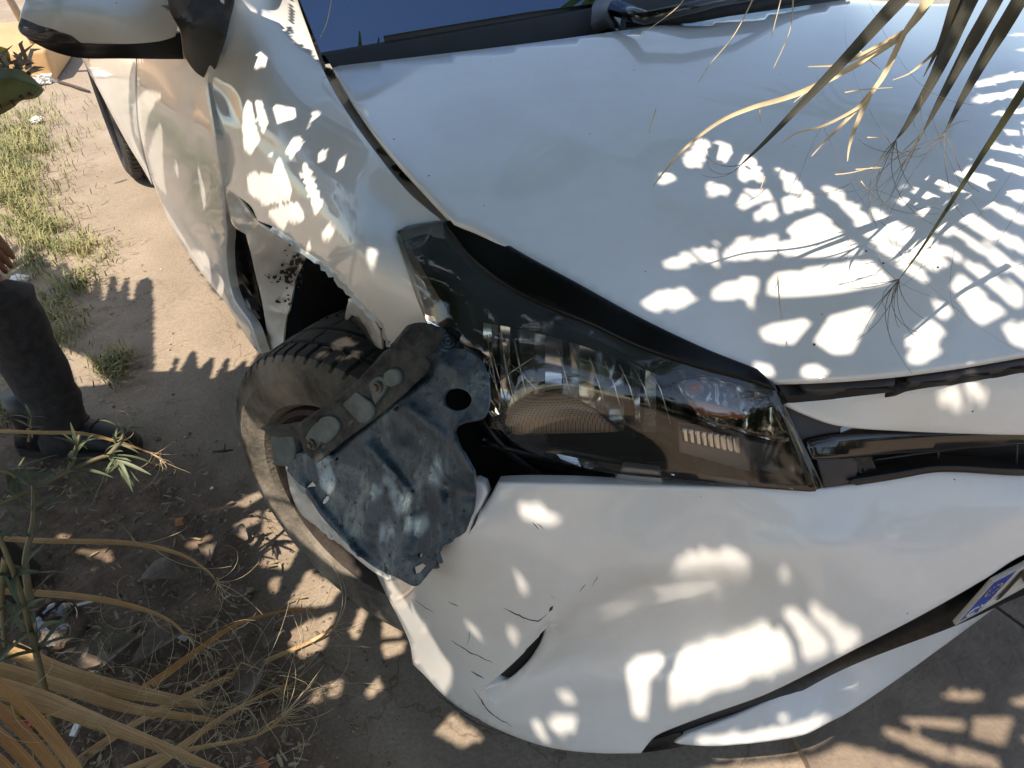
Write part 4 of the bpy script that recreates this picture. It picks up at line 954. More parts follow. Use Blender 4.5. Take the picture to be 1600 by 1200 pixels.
# ------------------------------------------------------------------ litter
def leafcurl(p, L, W, a, curl, lift=.004):
    d = np.array([math.cos(a), math.sin(a), 0]); s_ = np.array([-d[1], d[0], 0]); v = []; n = 7
    for i in range(n):
        t = i/(n-1); w = W*math.sin(math.pi*min(.97, max(.06, t)))**.8
        zc = lift + curl*math.sin(math.pi*t) + .003*random.random()
        for k in (-1, -.5, 0, .5, 1): v.append(p + d*(t-.5)*L + s_*w*k + np.array([0,0, zc + abs(k)**1.5*w*.6]))
    f = [(i*5+k, i*5+k+1, i*5+6+k, i*5+5+k) for i in range(n-1) for k in range(4)]
    return v, f
DLEAF = simple('dead_leaf', (.10,.075,.055), .8, col2=(.24,.19,.15), scale=25)
dl = [((178,1028),.11,.035,.5,'curled grey dead leaf on the soil beside the clear plastic cup'),((262,1008),.13,.03,.2,'large folded dead leaf under the frayed tip of the middle dry palm strip'),((395,1070),.10,.025,.9,'crumpled brown dead leaf on the soil at the end of the dry palm fibres'),
      ((150,1040),.08,.03,2.2,'small grey dead leaf between the cup and the thin green weed'),((330,865),.05,.02,1.2,'flat brown dead leaf on bare soil above the bending palm tip'),((255,905),.09,.03,2.6,'dark dead leaf half sunk in soil between the two thin dry palm strips'),
      ((430,1000),.05,.02,.4,'small dead leaf on soil beside the white car tyre shadow'),((375,840),.05,.018,2.0,'tiny curled leaf on soil near the dappled light by the tyre')]
for (u, v), L, W, a, lab in dl:
    p = at(u, v, z=.004); vv, ff = leafcurl(p, L, W, a, .012)
    mk_top('dead_leaf', vv, ff, DLEAF, lab, 'leaf', 'dead leaves on the soil')
WHT = simple('white_scrap', (.78,.77,.75), .7, var=.08)
def crumple(u, v, r, lab, name='paper_scrap', flat=.6, mat=None, cat='litter'):
    p = at(u, v, z=r*.35); bm = bmesh.new(); bmesh.ops.create_icosphere(bm, subdivisions=4, radius=r)
    for q in bm.verts:
        n_1 = noise.fractal(q.co*(2.2/r) + Vector((u, v, 0)), 1, 2, 4); n_2 = abs(noise.noise(q.co*(3.5/r)))
        q.co *= 1 + .45*n_1 - .35*n_2
        q.co.z *= flat
    o = mk_top(name, [x.co + Vector(p) for x in bm.verts], [[x.index for x in f.verts] for f in bm.faces], mat or WHT, lab, cat, sharp=25); bm.free(); return o
crumple(68, 122, .075, 'crumpled white paper tissue on the ground beside the tan box')
crumple(55, 187, .035, 'white scrap lying in the grass below the spiny green leaf', flat=.4)
crumple(28, 438, .03, 'rounded white scrap on the grass behind the black trousers', flat=.6)
def chip(u, v, L, W, H, a, lab, mat, name='chip', cat='litter', tilt=.2):
    p = at(u, v, z=H + .003); b = B(); d = np.array([math.cos(a), math.sin(a), tilt]); s_ = np.array([-math.sin(a), math.cos(a), 0]); n_ = np.cross(d, s_)
    b.box(p, (d, s_, n_), (L, W, H)); V = np.array(b.v) + rng.normal(0, min(W, H)*.25, (8, 3))
    return mk_top(name, V, b.f, mat, lab, cat, smooth=False)
BRICKM = simple('brick_red', (.42,.17,.08), .85, var=.25, scale=50)
chip(281, 815, .010, .006, .005, -.5, 'small orange brick fragment on the dark soil', BRICKM, 'brick_fragment')
chip(411, 1193, .012, .006, .004, 2.0, 'orange brick sliver at the bottom of the soil bed', BRICKM, 'brick_fragment')
chip(286, 996, .009, .005, .0015, 2.2, 'little white plastic chip beside the frayed tip of a dry palm strip', WHT, 'plastic_chip')
chip(331, 763, .004, .003, .002, .2, 'tiny white fleck on bare soil above the dappled light', WHT, 'plastic_chip')
chip(120, 1135, .016, .006, .003, .9, 'torn white scrap under the widest dry palm strip', WHT, 'plastic_chip')
chip(50, 1128, .025, .010, .004, .1, 'dark red scrap beneath the dry palm strips', simple('red_plastic', (.35,.02,.015), .4), 'plastic_chip')
chip(1328, 1196, .008, .005, .001, .3, 'white flake on the ground in front of the bumper lip', WHT, 'plastic_chip')
chip(1578, 952, .006, .002, .001, .6, 'pale fleck beside the paving joint', WHT, 'plastic_chip')
TWIG = simple('twig_bark', (.07,.05,.04), .9, var=.3, scale=60)
b = B(); g = lambda u, v, z=.006: at(u, v, z=z)
b.tube([g(333,706),g(350,705,.01),g(364,703)], [.003,.004,.002], 5); b.tube([g(350,705,.01),g(352,693,.014)], [.002,.0015], 5)
b.top('twig', TWIG, 'short forked twig on the shaded ground left of the front tyre', 'twig')
b = B(); b.tube([g(92,128,.01),g(110,133,.012),g(122,137,.012),g(140,143,.01)], [.010,.008,.009,.006], 6)
b.top('twig', TWIG, 'dark stick on the sunny ground between the paper tissue and the car', 'twig')

# clear plastic cup and black flowerpot among the dry palm leaves
c0 = at(95, 985, z=.0); b = B()
b.lathe(c0, (.15,.1,1), [(.0,.052),(.006,.054),(.012,.050),(.03,.047),(.045,.040),(.056,.026),(.060,.010),(.060,0)], 36)
b.top('plastic_cup_lid', thin_glass('clear_plastic', (.90,.90,.92), .05, .04, 1.45), 'clear plastic domed lid lying on the soil among dry palm strips', 'lid')
c0 = at(38, 915, z=0); b = B(); ax = (-.5,.35,.75)
b.lathe(c0, ax, [(0,0),(0,.05),(.12,.068),(.12,.074),(.13,.074),(.13,.069),(.02,.05),(.02,0)], 36)
b.top('flower_pot', BLACK_MATT, 'black plastic flowerpot tipped over behind the green weed', 'flowerpot', sharp=40)

# tan box, its pole, a dark post: yard furniture behind the mirror
TAN = simple('tan_board', (.56,.34,.16), .6, var=.1, scale=4); TAN2 = simple('tan_board_top', (.64,.43,.25), .6, var=.08, scale=4)
c0 = at(95, 118, z=0); b = B()
def rbox(name, c, hx, hy, hz, mat, lab, cat, rz=0):
    bm = bmesh.new(); bmesh.ops.create_cube(bm, size=2)
    for q in bm.verts: q.co = Vector((q.co.x*hx, q.co.y*hy, q.co.z*hz + hz))
    bmesh.ops.bevel(bm, geom=bm.edges[:], offset=min(hz, .03)*.9, segments=3, affect='EDGES', profile=.5)
    R_ = Matrix.Rotation(rz, 3, 'Z')
    return mk_top(name, [R_ @ q.co + Vector(c) for q in bm.verts], [[q.index for q in f.verts] for f in bm.faces], mat, lab, cat, sharp=40)
rbox('wooden_box', (c0[0]-.50, c0[1]+.52, 0), .62, .55, .10, TAN, 'low tan wooden box standing on the ground behind the door mirror', 'box', -.25)
b = B(); q0 = at(78, 112, z=.0); q1 = at(5, -20, z=.55); b.tube([q0, q1, q1 + (q1-q0)*.5], .022, 10)
b.top('metal_pole', simple('galvanised_pole', (.34,.31,.27), .5, metal=.5, var=.1), 'slanting grey metal pole in front of the tan box', 'pole')
q0 = at(1, 62, z=.0); b = B(); b.tube([q0 + (-.06,.1,0), q0 + (-.06,.1,1.3)], .045, 8)
b.top('wooden_post', simple('dark_wood', (.045,.02,.012), .7, var=.3), 'dark brown post at the top left behind the spiny leaf', 'post')
rbox('cushion', (c0[0]-1.35, c0[1]+1.15, 0), .7, .12, .45, TAN2, 'sunlit tan board leaning upright behind the slanting pole', 'board', -.3)

# ------------------------------------------------------------------ plants
def P3(pts, n=8):
    """pts (u,v,distance) -> smooth 3D line"""
    q = np.array([dep(u, v, d) for u, v, d in pts]); k = len(q); out = []
    for i in range(k-1):
        p0, p1, p2, p3 = q[max(0,i-1)], q[i], q[i+1], q[min(k-1,i+2)]
        for j in range(n):
            t = j/n; out.append(.5*((2*p1) + (p2-p0)*t + (2*p0-5*p1+4*p2-p3)*t*t + (3*p1-p0-3*p2+p3)*t**3))
    out.append(q[-1]); return np.array(out)
def taper(n, w, a=.25, tip=.12):
    t = np.linspace(0, 1, n); return w*np.minimum(1, tip + (1-t)/a*(1-tip)) if a < 1 else w*(tip + (1-t)*(1-tip))
def leaf_mat(name, c1, c2, trans=.0, sc=9, stretch=True):
    m, n, l, b = newmat(name)
    tc = n.new('ShaderNodeTexCoord'); t = n.new('ShaderNodeTexNoise'); t.inputs['Scale'].default_value = sc; t.inputs['Detail'].default_value = 7; t.inputs['Roughness'].default_value = .7
    l.new(tc.outputs['Object'], t.inputs['Vector']); r = n.new('ShaderNodeValToRGB'); r.color_ramp.elements[0].position = .35; r.color_ramp.elements[1].position = .66
    r.color_ramp.elements[0].color = (*c1,1); r.color_ramp.elements[1].color = (*c2,1); l.new(t.outputs['Fac'], r.inputs[0]); l.new(r.outputs[0], b.inputs['Base Color'])
    b.inputs['Roughness'].default_value = .5
    ga = n.new('ShaderNodeAttribute'); ga.attribute_name = 'grain'; mp = n.new('ShaderNodeVectorMath'); mp.operation = 'MULTIPLY'; mp.inputs[1].default_value = (5.5, 3.0, 1)
    gn = n.new('ShaderNodeTexNoise'); gn.inputs['Scale'].default_value = 1.0; gn.inputs['Detail'].default_value = 5; gn.inputs['Roughness'].default_value = .75
    l.new(ga.outputs['Vector'], mp.inputs[0]); l.new(mp.outputs[0], gn.inputs['Vector'])
    gr_ = n.new('ShaderNodeValToRGB'); gr_.color_ramp.elements[0].position = .36; gr_.color_ramp.elements[1].position = .62; gr_.color_ramp.elements[0].color = (.55,.5,.45,1); gr_.color_ramp.elements[1].color = (1.15,1.12,1.1,1)
    l.new(gn.outputs['Fac'], gr_.inputs[0]); gm = n.new('ShaderNodeMix'); gm.data_type = 'RGBA'; gm.blend_type = 'MULTIPLY'; gm.inputs[0].default_value = 1
    l.new(r.outputs[0], gm.inputs[6]); l.new(gr_.outputs[0], gm.inputs[7]); l.new(gm.outputs[2], b.inputs['Base Color'])
    if trans:
        tr = n.new('ShaderNodeBsdfTranslucent'); l.new(r.outputs[0], tr.inputs[0]); mx = n.new('ShaderNodeMixShader'); mx.inputs[0].default_value = trans
        l.new(b.outputs[0], mx.inputs[1]); l.new(tr.outputs[0], mx.inputs[2]); l.new(mx.outputs[0], n['Material Output'].inputs[0])
    return m
DRY = leaf_mat('dry_palm_blade', (.46,.28,.12), (.66,.47,.25), .12)
DRYO = leaf_mat('dry_palm_orange', (.36,.17,.05), (.55,.30,.10), .12)
FIB = simple('palm_fibre', (.58,.47,.30), .6, var=.2, scale=20)
FIBD = simple('palm_fibre_dark', (.16,.125,.09), .6, var=.2, scale=20)
WEED = leaf_mat('weed_leaf', (.085,.125,.075), (.17,.215,.13), .15, 14)
STEM = leaf_mat('weed_stem', (.15,.15,.08), (.24,.20,.11), 0, 18)
PALMG = leaf_mat('palm_blade', (.055,.115,.028), (.11,.175,.055), .3, 6)
PALMGREY = leaf_mat('palm_blade_old', (.040,.042,.034), (.074,.076,.060), .03, 8)  # dark base colour stands in for the shade on the hanging tips

UPC = np.array([0, 0, 1.0])
def fibres(b, root, direction, n, L, spread, r=.0006, curl=1.0, sag=.5):
    d0 = np.array(direction, float); d0 /= np.linalg.norm(d0)
    for i in range(n):
        p = np.array(root, float); d = d0 + rng.normal(0, spread, 3); d /= np.linalg.norm(d); w = rng.normal(0, 1, 3)*curl
        pts = [p]; m = 9; l_ = L*random.uniform(.4, 1.2)
        for k in range(m):
            d = d + np.cross(w, d)*.16 - UPC*.05*sag; d /= np.linalg.norm(d); p = p + d*l_/m; pts.append(p)
        b.tube(pts, np.linspace(r, r*.4, len(pts)), 3, cap=False)

# dry palm leaf pieces, lower left
def dry_strip(pts, w, lab, mat=DRY, nf=8, L=.14, base=None, tip=.1, fold=.35, splits=2, a=.6):
    root = empty('dry_palm_blade', tuple(dep(*pts[0])), lab, 'dry palm leaf', 'dry palm blades over the soil bed')
    L3 = P3(pts, 10); nrm = [(CAM - p)/np.linalg.norm(CAM - p) + np.array([0,0,.5]) for p in L3]
    b = B(); b.strip(L3, taper(len(L3), w, a, tip), nrm, fold)
    d = L3[-1] - L3[-4]; 
    b.build('blade', mat, root)
    b = B()
    for k in range(splits):   # frayed ends
        q = [L3[-10 + 0], L3[-5] + rng.normal(0, .004, 3), L3[-1] + rng.normal(0, .012, 3), L3[-1] + d*1.5*random.uniform(.5, 1.5) + rng.normal(0, .02, 3)]
        b.strip(np.array(q), [w*.35, w*.25, w*.16, .0004], nrm[-1], .2)
    if splits: b.build('frayed_tip', mat, root)
    if nf:
        b = B(); 
        fibres(b, L3[-1], d, nf, L, .45); 
        for i in range(nf): fibres(b, L3[random.randint(len(L3)//3, len(L3)-2)], rng.normal(0,1,3) + d/np.linalg.norm(d), 1, L*1.3, .5, .0005, 1.6)
        o = b.build('fibres', FIB, root); o['kind'] = 'stuff'
    return root
dry_strip([(-90,836,1.30),(60,845,1.33),(200,849,1.42),(280,866,1.48),(325,893,1.50),(338,910,1.50)], .0045, 'thin dry palm strip crossing in front of the tipped black pot', nf=7, L=.10)
dry_strip([(-90,920,1.28),(100,930,1.33),(200,946,1.42),(262,968,1.48),(295,995,1.50)], .0055, 'thin dry palm strip running just above the clear plastic lid', nf=8, L=.10)
dry_strip([(-60,672,1.42),(60,676,1.45),(130,678,1.48),(190,692,1.52),(232,707,1.55),(250,718,1.56)], .0035, 'dry leaf strip arching in front of the black shoe', nf=7, L=.10)
dry_strip([(14,1012,1.36),(90,1048,1.38),(190,1078,1.42),(300,1099,1.46),(362,1100,1.47)], .0135, 'upper of the broad dry palm strips, with a squared cut end', nf=9, L=.2, tip=.3, a=.5)
dry_strip([(-60,1030,1.30),(80,1068,1.34),(200,1106,1.38),(320,1124,1.42),(400,1135,1.45)], .0105, 'second broad dry palm strip, just below the cut-ended one', nf=9, L=.2, a=.6)
dry_strip([(-60,1060,1.18),(60,1094,1.22),(150,1128,1.26),(260,1170,1.30),(345,1204,1.32),(420,1230,1.33)], .0150, 'widest dry palm strip, running down to the bottom edge', nf=9, L=.2, a=.8)
dry_strip([(190,1098,1.48),(250,1060,1.50),(310,1016,1.52),(370,976,1.54),(440,955,1.57),(478,950,1.58)], .0075, 'orange dry palm strip rising to the right towards the tyre', DRYO, nf=4, L=.12, a=.8)
dry_strip([(120,1215,1.42),(220,1130,1.45),(300,1085,1.48),(400,1040,1.52),(480,1005,1.55),(520,985,1.57)], .0105, 'long dull dry palm strip rising behind the broad ones towards the lit ground', nf=5, L=.15, a=.9)
dry_strip([(200,1230,1.34),(280,1170,1.38),(350,1120,1.42),(420,1082,1.46),(448,1076,1.48)], .008, 'short dry palm strip with a bushy frayed end at the right', nf=22, L=.16, splits=5, a=.9)
dry_strip([(170,1215,1.3),(260,1180,1.32),(330,1165,1.34),(400,1150,1.37),(440,1120,1.39)], .006, 'lowest thin dry palm strip curling up at its tip', nf=16, L=.18, splits=4, a=.9)
dry_strip([(60,1240,1.36),(150,1170,1.40),(230,1120,1.43),(330,1068,1.47),(380,1055,1.49)], .009, 'dry palm strip hidden under the broad ones, its end split in three', nf=10, L=.15, splits=3, a=.9)
for k_, (o_, lab_) in enumerate((((0, 0), 'upper of the dark orange palm strips in the bottom left corner'), ((-14, 26), 'second dark orange palm strip in the bottom left corner'), ((-26, 55), 'third dark orange palm strip in the bottom left corner'), ((-40, 84), 'lowest dark orange palm strip in the bottom left corner'))):
    dry_strip([(-100+o_[0], 1010+o_[1], 1.10+.02*k_), (0+o_[0], 1072+o_[1], 1.13+.02*k_), (80+o_[0], 1150+o_[1], 1.16+.02*k_), (150+o_[0], 1250+o_[1], 1.18+.02*k_)], .0085, lab_, DRYO, nf=5, L=.22, splits=0, a=3, tip=1, fold=.25)
dry_strip([(-60,1118,1.28),(20,1112,1.30),(70,1112,1.32),(90,1104,1.33)], .009, 'yellowing palm strip with a sunlit spot, left of the weed stem', leaf_mat('yellow_palm', (.28,.22,.05),(.4,.33,.09),.1), nf=3, L=.1, splits=1)
for pts, lab in (([(0,1225),(80,1090),(205,1080)], 'x'),):
    pass
b = B()
for i in range(26):
    u, v = random.uniform(60, 420), random.uniform(960, 1180)
    fibres(b, dep(u, v, random.uniform(1.34, 1.5)), rng.normal(0,1,3), 1, random.uniform(.12,.3), .5, .0005, 1.8, .3)
o = b.build('palm_fibres', FIB, None); tag(o, 'loose curled palm fibres tangled over the dry strips', None, kind='stuff')
for k, (pts, lab) in enumerate((([(212,1058,1.66),(228,1040,1.65),(250,1023,1.65)], 'thin pale straw leaning up on a dead leaf'),([(214,1060,1.66),(240,1042,1.66),(270,1030,1.66)], 'pale straw lying just below the leaning one'),([(365,985,1.6),(385,975,1.59),(400,958,1.58)], 'short bright straw beside the orange palm strip'))):
    b = B(); b.strip(P3(pts), [.0016]*(8*2+1), UPC, .2); b.top('straw', FIB, lab, 'straw')
b = B(); b.strip(P3([(120,946,1.5),(150,938,1.52),(165,933,1.53)]), taper(17, .004, .9, .5), UPC, .3); b.top('straw', WHT, 'white papery strip lying across the middle thin palm strip', 'straw')

# green weed
def weed_leaf(b, p, d, L, W, droop=.5):
    d = np.array(d, float); d /= np.linalg.norm(d); pts = [np.array(p, float)]; q = pts[0].copy(); n = 7
    for k in range(n-1):
        d = d - UPC*.16*droop; d /= np.linalg.norm(d); q = q + d*L/(n-1); pts.append(q.copy())
    t = np.linspace(0, 1, n); b.strip(pts, W*np.sin(math.pi*np.clip(t*.9+.08, 0, 1))**.7*(1-.25*t), UPC + rng.normal(0,.25,3), .3)
def weed(stems, leaves, lab, r=.005):
    root = empty('weed', tuple(stems[0][0] if len(stems[0][0]) == 3 and False else dep(*stems[0][0])), lab, 'weed')
    for si, st in enumerate(stems):
        L3 = P3(st, 8); b = B(); b.tube(L3, np.linspace(r, r*.5, len(L3)), 7); b.build('stem', STEM, root)
        for (t, n, L, W) in leaves[si]:
            i = min(len(L3)-2, int(t*(len(L3)-1))); ax = L3[i+1] - L3[i]; ax /= np.linalg.norm(ax)
            for k in range(n):
                a = k*2.4 + random.random()*1.5; s1 = np.cross(ax, [.3,.5,.2]); s1 /= np.linalg.norm(s1); s2 = np.cross(ax, s1)
                b = B(); W = W*1.0; weed_leaf(b, L3[i] + rng.normal(0,.002,3), (math.cos(a)*s1 + math.sin(a)*s2)*.9 + ax*random.uniform(.1,1.0), L*random.uniform(.6,1.15), W*random.uniform(.45,.85), random.uniform(.1,1.2)); b.build('leaf', WEED, root)
    return root
weed([[(100,1225,1.36),(88,1160,1.34),(66,1060,1.30),(48,985,1.27),(32,925,1.24),(8,860,1.20),(-20,800,1.18)], [(50,950,1.27),(40,880,1.26),(52,815,1.27),(52,750,1.28)], [(10,870,1.21),(2,930,1.24),(8,1010,1.27)]],
     [[(.42,5,.09,.008),(.48,4,.10,.011),(.62,6,.08,.006),(.74,6,.08,.006),(.88,5,.08,.006)], [(.25,4,.06,.006),(.55,6,.06,.005),(.75,7,.065,.005),(.95,8,.06,.004)], [(.3,2,.07,.006),(.6,3,.08,.006)]],
     'tall green weed with narrow grey-green leaves at the left edge', .0065)
weed([[(-60,800,1.28),(0,785,1.30),(60,760,1.33),(110,735,1.36),(160,714,1.39),(182,714,1.40),(186,728,1.40)], [(108,738,1.36),(118,705,1.37),(124,680,1.38)], [(168,714,1.395),(188,690,1.41),(194,670,1.42)], [(-40,730,1.30),(10,736,1.32),(28,748,1.33)]],
     [[(.2,3,.08,.007),(.5,5,.07,.006),(.72,7,.07,.006),(.86,8,.065,.005),(.97,6,.08,.004)], [(.3,5,.05,.006),(.7,7,.05,.005)], [(.4,4,.045,.004),(.9,6,.045,.004)], [(.5,3,.08,.008),(.9,4,.06,.006)]],
     'green weed branch bending across in front of the black shoe', .0055)
weed([[(166,1130,1.55),(164,1080,1.53),(166,1030,1.50),(172,1000,1.48),(180,982,1.47)]], [[(.35,3,.03,.0015),(.6,6,.04,.003),(.75,7,.04,.003),(.92,7,.035,.0025)]], 'small thin green weed growing through the dry palm strips', .0018)
weed([[(45,690,1.5),(46,672,1.49),(50,650,1.48)]], [[(.2,3,.03,.004),(.6,4,.035,.005),(.9,3,.04,.005)]], 'single pale green sprout standing before the trouser hem', .003)

# spiny leaf stub, top left
sp = empty('spiny_palm_stalk', tuple(dep(-40,140,1.3)), 'thick green leaf stub with red-brown thorns and frayed dry top', 'palm stalk')
ST_S = TPS([(-60,100,{'d':1.30}),(58,136,{'d':1.26}),(-60,190,{'d':1.30}),(0,130,{'d':1.24}),(20,150,{'d':1.25})], 1e-3)
AG = leaf_mat('stalk_green', (.085,.10,.02), (.15,.16,.035), 0, 14); AGT = leaf_mat('stalk_top', (.13,.17,.11), (.22,.25,.16), 0, 14)
panel('stalk_face', [(-80,130,1),(0,126),(20,124),(36,130),(59,136,1),(50,146),(30,154),(0,166),(-80,190,1)], ST_S, AG, sp, sp=5, rim=.03, rnd=.003)
panel('stalk_top', [(-80,95,1),(0,108),(30,110),(50,124),(60,136,1),(36,128),(20,122),(0,124),(-80,130,1)], ST_S, AGT, sp, sp=5, near=-.004, rim=.02, rnd=.003)
for u, v, du, dv in ((46,147,7,2),(33,152,3,3),(18,159,6,7),(0,166,3,5)):
    b = B(); b.tube([dep(u,v,1.25), dep(u+du*.6,v+dv*.6,1.245), dep(u+du,v+dv,1.24)], [.0035,.002,.0003], 6); b.build('thorn', simple('thorn', (.16,.035,.02), .5), sp)
b = B()
for i in range(34):
    u, v = random.uniform(-20, 50), random.uniform(95, 116); q = dep(u, v, 1.27 + random.uniform(-.02,.03))
    e = dep(u + random.uniform(-30, 30), v - random.uniform(5, 36)*random.random() - 3, 1.27 + random.uniform(-.05,.05)); m_ = (q+e)/2 + rng.normal(0,.006,3)
    b.strip([q, m_, e], [.004*random.random()+.001,.003,.0004], CAM-q, .3)
b.build('frayed_top', simple('dry_grey_fibre', (.22,.17,.13), .8, col2=(.42,.34,.26), scale=30), sp)['kind'] = 'stuff'
b = B(); b.tube([dep(-12,80,1.3), dep(2,86,1.3), dep(10,96,1.29)], [.012,.014,.006], 8); b.build('yellow_stub', simple('yellow_stub', (.62,.40,.03), .6, var=.2), sp)

# ------------------------------------------------------------------ standing person at the left edge
def loft(rings, n=20, wrinkle=None):
    """rings: (centre, radius across, radius along, rotation)"""
    v = []
    for i, (c, ra, rb_, rot) in enumerate(rings):
        for k in range(n):
            t = 2*math.pi*k/n; p = np.array([ra*math.cos(t)*math.cos(rot) - rb_*math.sin(t)*math.sin(rot), ra*math.cos(t)*math.sin(rot) + rb_*math.sin(t)*math.cos(rot), 0])
            q = np.array(c, float) + p
            if wrinkle: q = q + p/np.linalg.norm(p)*wrinkle(q)
            v.append(q)
    m = len(rings); f = [(i*n+k, i*n+(k+1) % n, (i+1)*n+(k+1) % n, (i+1)*n+k) for i in range(m-1) for k in range(n)]
    f += [tuple(range(n-1,-1,-1)), tuple((m-1)*n+k for k in range(n))]
    return v, f
fd = np.array([.82,-.57,0]); fs = np.array([.57,.82,0])      # facing, and to the person's left
ank = at(92, 652, z=.10); base_p = np.array([ank[0]-.2, ank[1]+.12, 0])
person = empty('person', tuple(np.array([ank[0], ank[1], 0])), 'person in black trousers and black shoes standing at the left edge', 'person')
knee = at(-12, 440, z=.48); hipR = knee + np.array([-.44,-.10,.28]); hipL = hipR - fs*.20
ank2 = ank - fs*.28 - fd*.30; knee2 = (ank2 + hipL)/2 + fd*.06
SKIN = simple('skin', (.30,.135,.075), .5, var=.1, scale=40); CLOTH = simple('black_cotton', (.024,.023,.025), .9, col2=(.05,.048,.05), scale=45, bump=.3, bscale=400)
SHOE = simple('black_shoe', (.010,.010,.011), .5, var=.3); SHIRT = simple('grey_shirt', (.12,.13,.15), .9, var=.1)
# body: one continuous skin figure
def skin_body():
    vs, es, rs = [], [], []
    def vtx(p, r): vs.append(Vector(tuple(p))); rs.append(r); return len(vs)-1
    def chain(a, pts):
        for p, r in pts:
            i = vtx(p, r); es.append((a, i)); a = i
        return a
    pel = vtx((hipR+hipL)/2 + (0,0,.04), .12)
    spine = chain(pel, [((hipR+hipL)/2 + fd*.04 + (0,0,.20), .125), ((hipR+hipL)/2 + fd*.09 + (0,0,.38), .13), ((hipR+hipL)/2 + fd*.12 + (0,0,.49), .06)])
    nk = np.array(vs[spine]); chain(spine, [(nk + fd*.03 + (0,0,.09), .052), (nk + fd*.06 + (0,0,.17), .085), (nk + fd*.07 + (0,0,.25), .082)])
    ch = 2
    shR = np.array(vs[ch]) + fs*.18 + (0,0,.05); shL = np.array(vs[ch]) - fs*.18 + (0,0,.05)
    hand = at(-16, 385, z=.555)
    elR = (shR + hand)/2 - fd*.16
    chain(ch, [(shR, .055), (elR, .042), (hand + (hand-elR)*-.18 + (0,0,.0), .028)])
    elL = shL - fd*.06 + (0,0,-.28); chain(ch, [(shL, .055), (elL, .042), (elL + fd*.10 + (0,0,-.24), .028), (elL + fd*.13 + (0,0,-.32), .03), (elL + fd*.14 + (0,0,-.39), .015)])
    chain(pel, [(hipR, .055), (knee, .042), (ank, .036), (ank + (0,0,-.05), .034)])
    chain(pel, [(hipL, .055), (knee2, .042), (ank2, .036), (ank2 + (0,0,-.05), .034)])
    me = bpy.data.meshes.new('body'); me.from_pydata(vs, es, []); o = bpy.data.objects.new('body', me); COL.objects.link(o)
    md = o.modifiers.new('s', 'SKIN'); md.use_smooth_shade = True
    for i, r in enumerate(rs): me.skin_vertices[0].data[i].radius = (r, r)
    me.skin_vertices[0].data[0].use_root = True
    o.modifiers.new('u', 'SUBSURF').levels = 2
    m2 = bpy.data.meshes.new_from_object(o.evaluated_get(bpy.context.evaluated_depsgraph_get())); bpy.data.objects.remove(o)
    m2.materials.clear(); m2.materials.append(SKIN); m2.polygons.foreach_set('use_smooth', [True]*len(m2.polygons))
    ob = bpy.data.objects.new('body', m2); COL.objects.link(ob); put(ob, person)
    return np.array(vs), hand
J, hand = skin_body()
rotp = math.atan2(fs[1], fs[0])
def wr(q): return .009*noise.fractal(Vector((q[0]*9, q[1]*9, q[2]*17)), 1, 2, 3) + .004*math.sin(q[2]*60 + 4*noise.noise(Vector(q*8)))
def leg(h, k, a):
    R_ = []; n = 26
    for i in range(n + 1):
        t = i/n
        c = a + (k - a)*(t/.5) if t < .5 else k + (h - k)*((t-.5)/.5)
        c = c - np.array([0,0,.075])*(1-t)
        w = .058 + .012*t + .05*max(0, t-.5); l_ = .070 + .01*t + .055*max(0, t-.5)
        if t < .12: w += .006*math.sin(t*60); l_ += .008*math.sin(t*50)
        R_.append((c, w, l_, rotp))
    return loft(R_, 28, wr)
mk('trouser_leg', *leg(hipR, knee, ank), CLOTH, person); mk('trouser_leg', *leg(hipL, knee2, ank2), CLOTH, person)
hc = (hipR + hipL)/2
for h_, k_ in ((hipR, knee), (hipL, knee2)):
    b = B(); b.tube([h_ + (k_ - h_)*t for t in np.linspace(0, .93, 8)], np.linspace(.105, .074, 8), 18); b.build('trouser_thigh', CLOTH, person)
mk('shirt', *loft([(hc + (0,0,-.02), .19, .135, rotp), (hc + fd*.03 + (0,0,.14), .175, .125, rotp), (hc + fd*.07 + (0,0,.29), .19, .13, rotp), (hc + fd*.10 + (0,0,.42), .19, .11, rotp), (hc + fd*.12 + (0,0,.48), .08, .07, rotp)], 24, wr), SHIRT, person)
mk('trouser_seat', *loft([(hc + (0,0,-.10), .17, .13, rotp), (hc + (0,0,-.02), .185, .14, rotp), (hc + (0,0,.06), .175, .13, rotp)], 24, wr), CLOTH, person)
def sleeve(a, b_): mk('sleeve', *loft([(a + (b_-a)*t, .068-.012*t, .068-.012*t, 0) for t in np.linspace(-.05, .8, 7)], 16, wr), SHIRT, person)
# head details
hd = J[6]*.5 + J[5]*.5
b = B(); b.lathe(hd + (0,0,.02), (-.1,0,1), [(.02,.100),(.05,.098),(.085,.08),(.105,.05),(.112,0)], 20); b.build('hair', simple('dark_hair', (.015,.011,.009), .7), person)
for s_ in (-1, 1):
    b = B(); b.lathe(hd + fd*.083 + fs*.032*s_ + (0,0,-.005), fd, [(0,.012),(.006,.009),(.009,.004),(.009,0)], 12); b.build('eye', simple('eye_white', (.5,.48,.45), .3), person)
    b = B(); b.tube([hd + fs*.083*s_ + (0,0,.02), hd + fs*.092*s_ - fd*.01, hd + fs*.083*s_ + (0,0,-.03)], [.010,.014,.006], 8); b.build('ear', SKIN, person)
b = B(); b.tube([hd + fd*.085 + (0,0,.0), hd + fd*.108 + (0,0,-.03), hd + fd*.09 + (0,0,-.04)], [.008,.013,.008], 8); b.build('nose', SKIN, person)
b = B(); b.tube([hd + fd*.083 - fs*.022 + (0,0,-.062), hd + fd*.092 + (0,0,-.064), hd + fd*.083 + fs*.022 + (0,0,-.062)], [.003,.006,.003], 6); b.build('mouth', simple('lips', (.25,.08,.06), .5), person)
